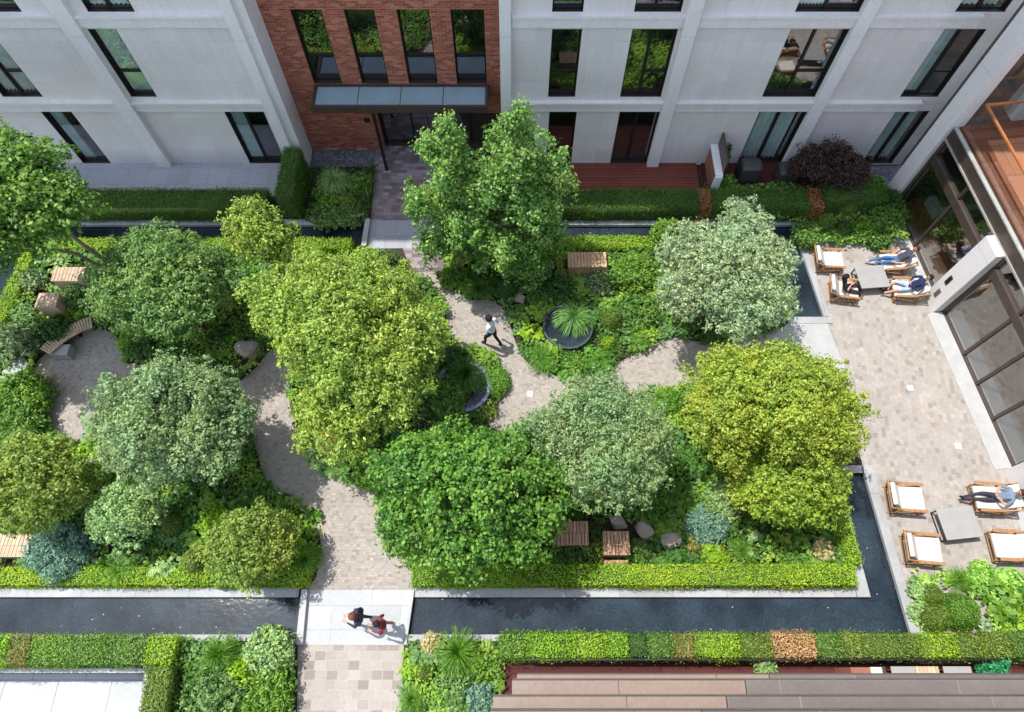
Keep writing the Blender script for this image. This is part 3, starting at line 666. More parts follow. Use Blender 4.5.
# ================================================================== RIGHT HAND BUILDING (turned 6.8 degrees)
RA = math.atan(.12)
rb = empty('glazed_building', (13.75, 16.0, 0), 'right hand building with tall stone piers, dark framed shopfront and tiled balcony', 'building', rz=RA)
def rpart(mb, name, mat, parent=rb, **k): return mb.build(name, mat, parent, **k)
ZS = 3.30; ZD = 3.8
def pier(y0, y1, z0, z1, x0=0.0, x1=.5):
    m = MB(); m.box(x0, x1, y0, y1, z0, z1); return rpart(m, 'pier', BAND, bevel=.01)
p0 = pier(-.32, .30, 0, TOPZ, -.02, .45)
p1 = pier(-4.85, -4.10, 0, ZS, -.16, .5)
p2 = pier(-11.2, -10.35, 0, ZS, -.16, .5); p3 = pier(-17.6, -16.7, 0, ZS, -.16, .5)
for y, zz in ((-4.42, .55), (-4.36, 1.25)):
    v = MB(); v.box(-.185, -.162, y - .07, y + .07, zz - .17 * (1 if zz < 1 else 1.2), zz + .17)
    for k in range(5): v.box(-.195, -.186, y - .06, y + .06, zz - .14 + k * .06, zz - .11 + k * .06)
    v.build('wall_vent', BLACK if zz > 1 else GREYM, p1)
# fascia and balcony slab
m = MB(); m.box(.12, .32, -17.6, -.34, ZS, ZD - .03); rpart(m, 'fascia', BROWNM)
m = MB(); m.box(.08, .119, -17.6, -.34, ZS - .02, ZS + .04); m.box(.10, .22, -17.6, -.34, ZD - .028, ZD + .02); rpart(m, 'fascia_trim', plain('silver_trim', (.42, .41, .38), .4, metal=.4))
m = MB(); m.box(.34, 7, -17.6, -.33, ZS + .1, ZD); rpart(m, 'balcony_floor', TERRA)
m = MB(); m.box(.9, 2.2, -17, -1.0, ZD + .003, ZD + .008); rpart(m, 'balcony_inlay', tiles('light_balcony_tiles', 1.2, 1.2, [(0, hx('#a06c52')), (1, hx('#b37c60'))], hx('#6b4634'), gap=.012, stain=.2))
m = MB(); m.bar((.30, -.6, ZD + 1.15), (.30, -17, ZD + 1.15), .07, .05); m.bar((.27, -.6, ZD + 1.15), (3.2, -.6, ZD + 1.15), .07, .05); br = rpart(m, 'balustrade', COPPER)
m = MB()
for k in range(10):
    m.box(.295, .308, -.65 - (k + 1) * 1.6 + .01, -.65 - k * 1.6 - .01, ZD + .02, ZD + 1.12)
m.box(.31, 3.2, -.607, -.594, ZD + .02, ZD + 1.12); m.build('pane', glassmat('balustrade_glass', .02, (.93, .95, .94)), br)
# upper storey behind the balcony
m = MB(); m.box(2.6, 2.9, -17.6, -2.9, ZD, 7.4); m.box(2.6, 2.9, -2.9, -.3, 6.3, 7.4); rpart(m, 'upper_wall', BAND)
m = MB(); m.box(2.0, 2.6, -.3, .3, ZD, TOPZ); m.box(.45, 2.6, -.05, .25, 6.6, 7.3); m.box(2.5, 2.75, -17, -.3, 7.41, 7.9); rpart(m, 'upper_beam', BAND)
m = MB(); m.box(2.62, 2.70, -2.9, -2.8, ZD, 6.3); m.box(2.62, 2.70, -1.6, -1.5, ZD, 6.3); m.box(2.62, 2.7, -2.8, -.3, 6.2, 6.3); m.box(2.62, 2.7, -2.8, -.3, ZD, ZD + .08)
f = rpart(m, 'window', BRONZE); m = MB(); m.box(2.655, 2.665, -2.8, -.3, ZD + .08, 6.2); m.build('pane', GLASSW, f)
m = MB(); m.box(.45, 2.0, -.12, -.08, ZD + .1, 6.6); rpart(m, 'side_pane', GLASSW)
m = MB(); m.box(3.6, 3.7, -17, 0, ZD, 6.4); rpart(m, 'upper_room_lining', plain('grey_room', (.12, .12, .12), .9))
# shop front: mullions, transom, glass
def shop(ya, yb, mull, trans=2.35, setb=.12):
    m = MB(); w = .07
    for y in [ya, yb] + mull:
        d = .05 if y in (ya, yb) else .045
        m.box(setb, setb + .14, y - d, y + d, 0, ZS)
    m.box(setb + .003, setb + .137, yb, ya, .0, .06); m.box(setb - .03, setb + .2, yb, ya, trans, trans + .30)
    f = rpart(m, 'shop_window', BROWNM)
    g = MB(); g.box(setb + .06, setb + .075, yb, ya, .06, trans); g.box(setb + .06, setb + .075, yb, ya, trans + .3, ZS); g.build('pane', GLASSW, f)
    return f
shop(-.38, -4.06, [-2.22])
shop(-4.9, -10.3, [-6.5, -7.55, -8.75], trans=2.45)
shop(-11.25, -16.65, [-13, -14.8], trans=2.45)
m = MB(); m.box(.35, 7, -4.5, -.1, 0, .03); rpart(m, 'indoor_floor', WOODF)
m = MB(); m.box(.35, 7, -17.6, -4.501, 0, .03); rpart(m, 'indoor_floor', plain('grey_carpet', (.10, .10, .105), .9))
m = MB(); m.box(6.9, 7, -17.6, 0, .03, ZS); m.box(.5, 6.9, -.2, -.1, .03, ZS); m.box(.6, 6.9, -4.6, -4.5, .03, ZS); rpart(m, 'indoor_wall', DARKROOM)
m = MB(); m.box(1.2, 3.0, -1.25, -1.0, .03, .42); m.box(1.2, 1.45, -1.0, -.45, .03, .42); m.box(1.45, 3.0, -1.0, -.45, .03, .30)
tag(m.build('sofa', [plain('sofa_cloth', (.42, .45, .43), .8)], None), 'pale low sofa on the wood floor inside the glass near the corner pier', 'sofa')
sofa = bpy.data.objects['sofa']; sofa.location = rb.location; sofa.rotation_euler = rb.rotation_euler
m = MB(); m.box(1.46, 2.98, -.99, -.5, .301, .40); m.build('seat_cushion', COVER, sofa)
tt = empty('side_table', (0, 0, 0), 'pale green square table inside the glass behind the stone pier', 'table'); tt.location = rb.location; tt.rotation_euler = rb.rotation_euler
m = MB(); m.box(2.3, 3.1, -2.6, -1.9, .70, .74); m.build('tabletop', plain('green_table', (.30, .36, .32), .4), tt)
for a, b in ((2.36, -2.54), (3.04, -2.54), (2.36, -1.96), (3.04, -1.96)):
    m = MB(); m.box(a - .03, a + .03, b - .03, b + .03, .03, .70); m.build('leg', BLACK, tt)
m = MB(); m.box(-.36, .34, -4.0, -.35, .0, .02); m.box(-.42, .34, -10.3, -4.9, 0, .02); m.box(-.42, .34, -17, -11.25, 0, .02)
mo = ST(m, 'threshold_paving', CONC); mo.location = rb.location; mo.rotation_euler = rb.rotation_euler

# ================================================================== NEAR BUILDING: stepped metal ledges under the camera (lower right)
ZR = 9.0
def gy(py, z): return G(512, py, z)[1]
nb = empty('near_building', (6, -6, 0), 'building at the lower right seen from above, its parapet capped with stepped beige metal ledges', 'building')
steps = [(517, 674.5, 680, 8.6), (512, 680, 696, 9.0), (493, 696.5, 710, 9.7), (490, 711, 760, 10.3)]
for i, (xl, ya, yb, z) in enumerate(steps):
    x0 = G(xl, ya, z)[0]; y1 = gy(ya, z); y0 = gy(yb, z) - .3 if i < 3 else -8
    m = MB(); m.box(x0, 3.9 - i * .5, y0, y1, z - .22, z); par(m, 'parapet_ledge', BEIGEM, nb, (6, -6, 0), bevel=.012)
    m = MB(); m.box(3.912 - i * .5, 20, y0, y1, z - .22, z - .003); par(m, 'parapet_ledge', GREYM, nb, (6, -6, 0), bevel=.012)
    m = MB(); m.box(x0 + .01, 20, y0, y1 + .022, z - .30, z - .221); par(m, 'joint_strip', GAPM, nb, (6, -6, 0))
m = MB(); m.box(.6, 20, -8, -.6, 0, 8.3); par(m, 'wall', BRICKS, nb, (6, -6, 0))

# ================================================================== TREES
def hxp(*a): return a
TR = 'trees of the courtyard garden'
tree(0, 208, 80, 80, 5.4, 1.8, 'green', 'tall bright green tree at the far left with a leaning pale trunk', leaf=0.129, clumpr=0.34, pale=True, group=TR, lobes=[(.12, .25, .1, .72, .66, .8), (-.3, -.35, -.2, .7, .6, .7), (.55, .05, -.1, .5, .5, .6), (-.6, .3, 0, .6, .6, .7), (-.1, .7, 0, .5, .35, .5)], base=G(130, 278), inner=.2, stems=1)
tree(163, 282, 74, 68, 3.2, 1.5, 'midgreen', 'round mid green tree between the timber boxes and the big maple', leaf=0.087, clumpr=0.25, group=TR)
tree(262, 238, 36, 34, 3.0, 1.2, 'maple', 'small yellow green tree beside the shaded hedge and north pool', leaf=0.084, clumpr=0.21, group=TR, lobes=[(0, 0, 0, .8, .8, .9), (-.3, .5, .1, .5, .5, .5), (.4, -.4, 0, .5, .5, .5)])
tree(345, 345, 98, 94, 3.4, 1.9, 'maple', 'largest yellow green maple arching over the western path', leaf=0.091, clumpr=0.28, group=TR,
     lobes=[(-.05, .05, .25, .62, .66, .8), (-.66, .42, .05, .36, .40, .6), (-.40, .70, .0, .36, .30, .55), (.35, .55, .05, .45, .42, .6), (.62, .05, -.05, .40, .45, .6), (.45, -.45, -.1, .42, .42, .6), (.02, -.80, -.3, .42, .40, .55), (.10, -.40, -.1, .42, .42, .6)])
tree(170, 422, 84, 74, 3.3, 1.6, 'grey', 'grey green tree casting its shade over the western path', leaf=0.084, clumpr=0.25, group=TR)
tree(127, 511, 36, 33, 1.5, 1.1, 'pale', 'low pale green dome shaped tree above the blue feathery shrub', leaf=0.076, clumpr=0.18, group=TR, lobes=[(0, 0, 0, .9, .9, .95)])
tree(32, 482, 58, 50, 2.4, 1.3, 'olive', 'yellowish bushy tree at the left edge below the round patio', leaf=0.091, clumpr=0.25, group=TR)
tree(250, 546, 42, 38, 1.7, 1.1, 'olive', 'multi stemmed olive toned tree in the corner bed by the stone bridge', leaf=0.076, clumpr=0.20, group=TR)
CX = {'leaf': .15, 'clumpr': .34}
PT = G(462, 272); PT2 = G(516, 268)
def conetree(base, top, r, label, seed):
    lob = []; h = top
    t = empty('pointed_tree', (base[0], base[1], 0), label, 'tree', TR); lv = Leaves(); bl = []
    rs = random.Random(seed)
    for i in range(17):
        u = i / 16; z = 1.5 + (h - 2.0) * u; prof = math.sin(math.pi * min(1, .22 + u * .80)) ** .8
        rr = r * prof * rs.uniform(.55, .85); a = i * 2.4 + seed
        bl.append(((rr * math.cos(a), rr * math.sin(a), z), (max(.26, r * prof * rs.uniform(.26, .50)),) * 2 + (max(.42, .95 * (1 - u * .45)),)))
    bl.append(((0, 0, h * .5), (r * .48, r * .48, h * .28))); bl.append(((.05, 0, h - .6), (.24, .24, .62)))
    for i, (c, rr) in enumerate(bl): fill_blob(lv, c, rr, .24, .10, .62, .6, others=[q for j, q in enumerate(bl) if j != i], inner=.3, jit=.30, lobe=rs.random())
    lv.build('crown', L['bright2'], t)
    m = MB(); m.tube([(0, 0, 0), (.03, .02, h * .4), (0, 0, h * .9)], [.12, .08, .02], 8)
    for c, rr in bl[::2]: m.tube([(0, 0, max(.8, c[2] - .9)), (c[0] * .6, c[1] * .6, c[2] - .3), c], [.04, .03, .012], 5)
    m.build('trunk', BARKP, t, smooth=True)
L['bright2'] = leafmat('leaf_limegreen', '#3c6628', '#5b863a', '#96b06c', '#7a9c4c')
conetree(PT, 7.2, 1.55, 'left one of two tall pointed bright green trees by the entrance path', 1)
conetree(PT2, 7.4, 1.85, 'right one of two tall pointed bright green trees, beside the timber bench box', 5)
tree(724, 274, 70, 74, 3.2, 1.6, 'silver', 'silvery leaved tree beside the north pool and upper lounge chairs', leaf=.095, clumpr=.21, group=TR, aspect=.40, up=.5, lobes=[(-.1, -.1, .1, .62, .62, .8), (.45, .45, .1, .36, .36, .5), (.30, .80, .2, .24, .26, .4), (.72, .10, 0, .30, .34, .5), (-.55, .35, 0, .40, .34, .55), (-.62, -.25, -.1, .34, .40, .5), (.1, -.62, -.1, .46, .38, .5), (.55, -.42, -.1, .34, .36, .5)])
tree(471, 496, 98, 71, 3.3, 1.7, 'deep', 'spreading deep green large leaved tree next to the stone bridge path', leaf=.10, clumpr=.29, group=TR, aspect=.66,
     lobes=[(0, .05, .1, .62, .7, .85), (-.58, .30, .0, .42, .5, .6), (-.6, -.3, -.15, .4, .48, .6), (.5, .42, .0, .5, .45, .6), (.62, -.1, -.05, .4, .5, .6), (.3, -.55, -.2, .45, .42, .55), (-.2, -.6, -.2, .45, .4, .55), (-.15, .65, 0, .4, .32, .5)])
tree(600, 444, 80, 70, 3.4, 1.6, 'grey2', 'finely leaved grey green tree above the two slatted timber boxes', leaf=0.080, clumpr=0.23, group=TR, aspect=.42) if L.setdefault('grey2', leafmat('leaf_sage', '#4e6a40', '#6e8a5a', '#a2b688', '#8aa26a')) else 0
tree(776, 422, 92, 84, 3.3, 1.8, 'yellow', 'golden yellow tree with wide flat crown beside the sunny patio', leaf=0.080, clumpr=0.26, group=TR,
     lobes=[(0, .1, .15, .62, .62, .8), (-.5, .5, .05, .42, .42, .6), (.1, .66, 0, .45, .34, .55), (.50, .3, 0, .42, .45, .6), (.50, -.15, -.05, .36, .45, .55), (-.62, .0, 0, .36, .45, .55)])
tree(790, 482, 64, 44, 2.2, 1.2, 'limeg', 'yellow green lower tree in front of the golden tree by the corner pool', leaf=0.084, clumpr=0.23, group=TR, up=.8) if L.setdefault('limeg', leafmat('leaf_yellowgreen', '#56741e', '#7a942e', '#a4b44c', '#8ea43a')) else 0
tree(827, 166, 45, 24, 1.3, .8, 'purple', 'dark purple leaved bushy tree on the shaded deck corner', leaf=0.084, clumpr=0.20, group=TR)
tree(-104, 218, 88, 84, 6.0, 1.8, 'green', 'unseen stand-in tree just beyond the left edge, added to shade the round patio', leaf=.12, clumpr=.33, group=TR, base=(-19, 10.3), stems=1)  # added out of view, stands in for whatever shades the round patio

# ================================================================== GROUND COVER (nobody could count it)
def inpoly(P, poly):
    x, y = P[:, 0], P[:, 1]; ins = np.zeros(len(P), bool); n = len(poly)
    for i in range(n):
        x1, y1 = poly[i]; x2, y2 = poly[(i + 1) % n]
        c = ((y1 > y) != (y2 > y)); 
        with np.errstate(divide='ignore', invalid='ignore'):
            ins ^= c & (x < (x2 - x1) * (y - y1) / (y2 - y1 + 1e-12) + x1)
    return ins
def shrinkout(poly, d):
    cx = sum(p[0] for p in poly) / len(poly); cy = sum(p[1] for p in poly) / len(poly)
    return [(p[0] + d * (p[0] - cx) / (math.hypot(p[0] - cx, p[1] - cy) + 1e-6), p[1] + d * (p[1] - cy) / (math.hypot(p[0] - cx, p[1] - cy) + 1e-6)) for p in poly]
def cover(poly, avoid, dens, mat, label, leaf=.12, hmin=.08, hmax=.42, name='ground_cover', lift=0):
    xs = [p[0] for p in poly]; ys = [p[1] for p in poly]; A = (max(xs) - min(xs)) * (max(ys) - min(ys))
    n = int(A * dens); P = np.stack([min(xs) + RNG.random(n) * (max(xs) - min(xs)), min(ys) + RNG.random(n) * (max(ys) - min(ys))], 1)
    k = inpoly(P, poly)
    for a in avoid: k &= ~inpoly(P, a)
    P = P[k]; K = 9
    hn = .5 + .25 * np.sin(P[:, 0] * 2.1 + 1.3 * np.sin(P[:, 1] * 1.7)) + .25 * np.sin(P[:, 1] * 2.9 + 1.1 * np.sin(P[:, 0] * 2.3))
    hh = hmin + (hmax - hmin) * hn * (.6 + .4 * RNG.random(len(P)))
    # species patches: hashed soft cells
    cellx = np.floor(P[:, 0] / .9 + .6 * np.sin(P[:, 1] * 1.9)); celly = np.floor(P[:, 1] / .8 + .6 * np.sin(P[:, 0] * 2.2))
    cl = np.modf(np.abs(np.sin(cellx * 12.9898 + celly * 78.233) * 43758.5453))[0]
    off = RNG.normal(size=(len(P), K, 3)) * np.array([.09, .09, .05]); Q = np.concatenate([P, hh[:, None]], 1)[:, None, :] + off
    Nn = off * 4 + np.array([0, 0, .9]) + RNG.normal(size=off.shape) * .3
    Q = Q.reshape(-1, 3); Q[:, 2] = np.maximum(Q[:, 2], .03) + lift
    szf = np.repeat(.7 + .9 * (np.modf(cl * 7.3)[0]), K)
    lv = Leaves(); lv.add(Q, Nn.reshape(-1, 3), leaf * szf * (.6 + .7 * RNG.random(len(Q))), np.repeat(cl, K), .6)
    return tag(lv.build(name, L[mat]), label, 'ground cover', kind='stuff')
g = lambda pts: [G(*p) for p in pts]
PW, PL_, PC, PM = g(P_WEST), g(P_LINK), g(P_CIRC), g(P_CEN)
EXTRA = g([(785, 318), (830, 318), (840, 352), (856, 390), (800, 375), (765, 340)]); NPX = g([(398, 240), (444, 240), (448, 275), (408, 275)])
BOXES = [g(q) for q in ([(52, 266), (88, 266), (88, 290), (48, 290)], [(34, 292), (64, 292), (66, 315), (34, 315)], [(569, 252), (606, 252), (606, 270), (569, 270)], [(553, 520), (590, 520), (590, 546), (553, 546)], [(601, 530), (632, 530), (632, 560), (601, 560)], [(0, 534), (34, 534), (34, 562), (0, 562)])]
POND1 = [(G(567, 330)[0] + .8 * math.cos(a), G(567, 330)[1] + .8 * math.sin(a)) for a in np.linspace(0, 6.28, 16)]
POND2 = [(G(463, 391)[0] + .85 * math.cos(a), G(463, 391)[1] + .85 * math.sin(a)) for a in np.linspace(0, 6.28, 16)]
ROCKS = [g([(x - 10, y - 8), (x + 10, y - 8), (x + 10, y + 10), (x - 10, y + 10)]) for x, y in ((616, 524), (643, 533), (668, 543), (520, 302), (547, 268), (558, 285), (250, 352))]
av = ROCKS + [PW, PL_, PC, PM, EXTRA, NPX, POND1, POND2] + BOXES
cover([(-16.6, 13.5), (9.2, 13.5), (9.35, 10.6), (10.0, 10.4), (10.2, 6.0), (9.3, 5.6), (9.55, 2.9), (-15.5, 2.9), (-22, 8), (-22, 10.6), (-17.0, 10.9)], av, 58, 'mixed', 'mixed low leafy planting filling the garden beds')
cover(g([(296, 172), (374, 170), (368, 222), (296, 222)]), [], 60, 'dark', 'dark green low planting in the shaded bed by the doorway', leaf=.10)
cover(g([(700, 192), (905, 192), (900, 246), (812, 246), (806, 224), (700, 222)]), [], 60, 'green', 'green low planting in the bed beside the upper lounge chairs', leaf=.11, hmin=.2, hmax=.6)
cover(g([(909, 574), (1100, 574), (1100, 634), (921, 634)]), [g([(924, 584), (950, 584), (985, 598), (985, 634), (926, 634)])], 60, 'lime2', 'light green low planting in the bed below the lower lounge chairs', leaf=.11) if L.setdefault('lime2', leafmat('leaf_freshgreen', '#5c8c2c', '#86b048', '#b0cf70', '#9cc05c')) else 0
cover(g([(183, 642), (296, 642), (292, 800), (150, 800)]), [], 60, 'mixed', 'mixed low leafy planting left of the lower entry path', leaf=.12, hmin=.25, hmax=.7)
cover(g([(407, 642), (502, 642), (500, 670), (492, 800), (398, 800)]), [], 60, 'mixed', 'mixed low leafy planting right of the lower entry path', leaf=.12, hmin=.2, hmax=.55)

# ================================================================== HEDGES
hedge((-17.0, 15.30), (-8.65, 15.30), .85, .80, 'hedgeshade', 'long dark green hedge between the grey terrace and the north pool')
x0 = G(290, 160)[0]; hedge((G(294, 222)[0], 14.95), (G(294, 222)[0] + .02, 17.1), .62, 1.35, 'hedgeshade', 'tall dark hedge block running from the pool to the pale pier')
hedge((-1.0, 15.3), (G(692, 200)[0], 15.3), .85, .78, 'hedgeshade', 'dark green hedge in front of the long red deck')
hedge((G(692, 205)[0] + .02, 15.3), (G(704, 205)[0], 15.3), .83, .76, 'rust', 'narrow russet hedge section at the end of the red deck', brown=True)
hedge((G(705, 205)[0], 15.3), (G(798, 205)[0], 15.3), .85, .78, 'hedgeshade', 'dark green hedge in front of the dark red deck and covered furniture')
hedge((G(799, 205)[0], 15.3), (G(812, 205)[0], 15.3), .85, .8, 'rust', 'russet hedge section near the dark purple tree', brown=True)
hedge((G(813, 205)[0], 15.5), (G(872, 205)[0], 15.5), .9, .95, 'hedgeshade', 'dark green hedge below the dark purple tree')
hedge((-16.5, 13.72), (-13.4, 13.72), .42, .35, 'lime', 'low bright hedge along the north pool left of the round tree')
hedge((G(5, 328)[0], G(5, 328)[1]), (-16.65, 13.5), .45, .4, 'lime', 'low bright hedge slanting along the dark pool on the far left')
hedge((-11.5, 13.72), (-5.6, 13.72), .42, .35, 'lime', 'low hedge along the north pool behind the round tree and maple')
hedge((-2.6, 13.75), (G(660, 243)[0], 13.75), .5, .38, 'lime', 'bright low hedge along the north pool behind the timber bench box')
hedge((G(414, 580)[0], 2.62), (G(570, 580)[0], 2.62), .55, .5, 'limed', 'clipped low green hedge in the shade of the spreading bright tree') if L.setdefault('limed', leafmat('leaf_hedgegreen', '#507e18', '#74a024', '#98bc38', '#80a82c')) else 0
hedge((G(570, 580)[0] + .01, 2.62), (9.5, 2.62), .55, .5, 'lime', 'clipped bright yellow green hedge along the long lower pool')
hedge((9.52, 2.9), (9.34, 5.5), .40, .55, 'lime', 'short bright hedge along the corner pool below the golden tree')
hedge((-16, 2.60), (G(312, 580)[0], 2.60), .48, .38, 'lime', 'low bright hedge along the lower left pool')
# lower right patchwork hedge
seg = [(500, 526, 'bright', 'bright green end section'), (526, 571, 'limed', 'fresh green section right of the end'), (571, 607, 'lime', 'brightest lime section'), (607, 629, 'limed', 'narrow mid green section'), (629, 647, 'dark', 'narrow dark green section'), (647, 674, 'green', 'blue tinged green section'), (674, 694, 'pinkb', 'brown section'), (694, 739, 'lime', 'wide yellow green section'), (739, 772, 'box', 'dull dark section'), (772, 792, 'tan', 'left orange tan section'), (792, 814, 'tan', 'right orange tan section'), (814, 843, 'green', 'green section right of the tan pair'), (843, 859, 'olive', 'olive narrow section'), (859, 921, 'box', 'long dull green section'), (921, 956, 'lime', 'yellow green section under the clipped balls'), (956, 986, 'box', 'dull section below the lower lounge bed'), (986, 1006, 'olive', 'olive brown section near the right edge'), (1006, 1080, 'green', 'last green section at the right edge')]
L['pinkb'] = leafmat('leaf_brownfleck', '#5e6a2c', '#767a3a', '#968c54', '#8c7a4a')
for a, b, c, lab in seg:
    xa = G(a, 649, .8)[0]; xb = G(b, 649, .8)[0]
    hedge((xa, .80), (xb - .015, .80), .56, .92 + random.uniform(-.04, .05), c, lab + ' of the patchwork hedge above the near ledges', brown=c in ('tan', 'rust'), group='sections of the patchwork hedge', loose=.05)
m = MB(); x0 = G(526, 662, .75)[0]; x1 = G(1006, 662, .75)[0]; m.box(x0, x1, .46, .49, .0, .82); m.box(x0, x1, .455, .50, .821, .86)
tag(m.build('planter_screen', BLACK), 'thin black rail and screen along the back of the patchwork hedge', 'screen')
# lower left hedge
sg = [(-90, 10, 'limed', 'dull green section at the left edge'), (10, 32, 'pinkb', 'brown tinged section'), (32, 110, 'bright', 'fresh green long section'), (110, 148, 'green', 'darker green section'), (148, 176, 'lime', 'yellow green corner block')]
for a, b, c, lab in sg:
    xa = G(a, 655, .8)[0]; xb = G(b, 655, .8)[0]
    hedge((xa, .69), (xb - .015, .69), .66, .95, c, lab + ' of the hedge above the sunken white terrace', group='sections of the lower left hedge', loose=.05)
hedge((G(157, 690, .8)[0], .33), (G(148, 760, .8)[0], -2.5), .62, .95, 'box', 'olive green hedge running down beside the sunken white terrace')
m = MB(); m.box(-40, TX, TY - .002, TY + .12, 0, .05); m.box(TX - .002, TX + .1, -4, TY, 0, .05); ST(m, 'terrace_coping', CONC)

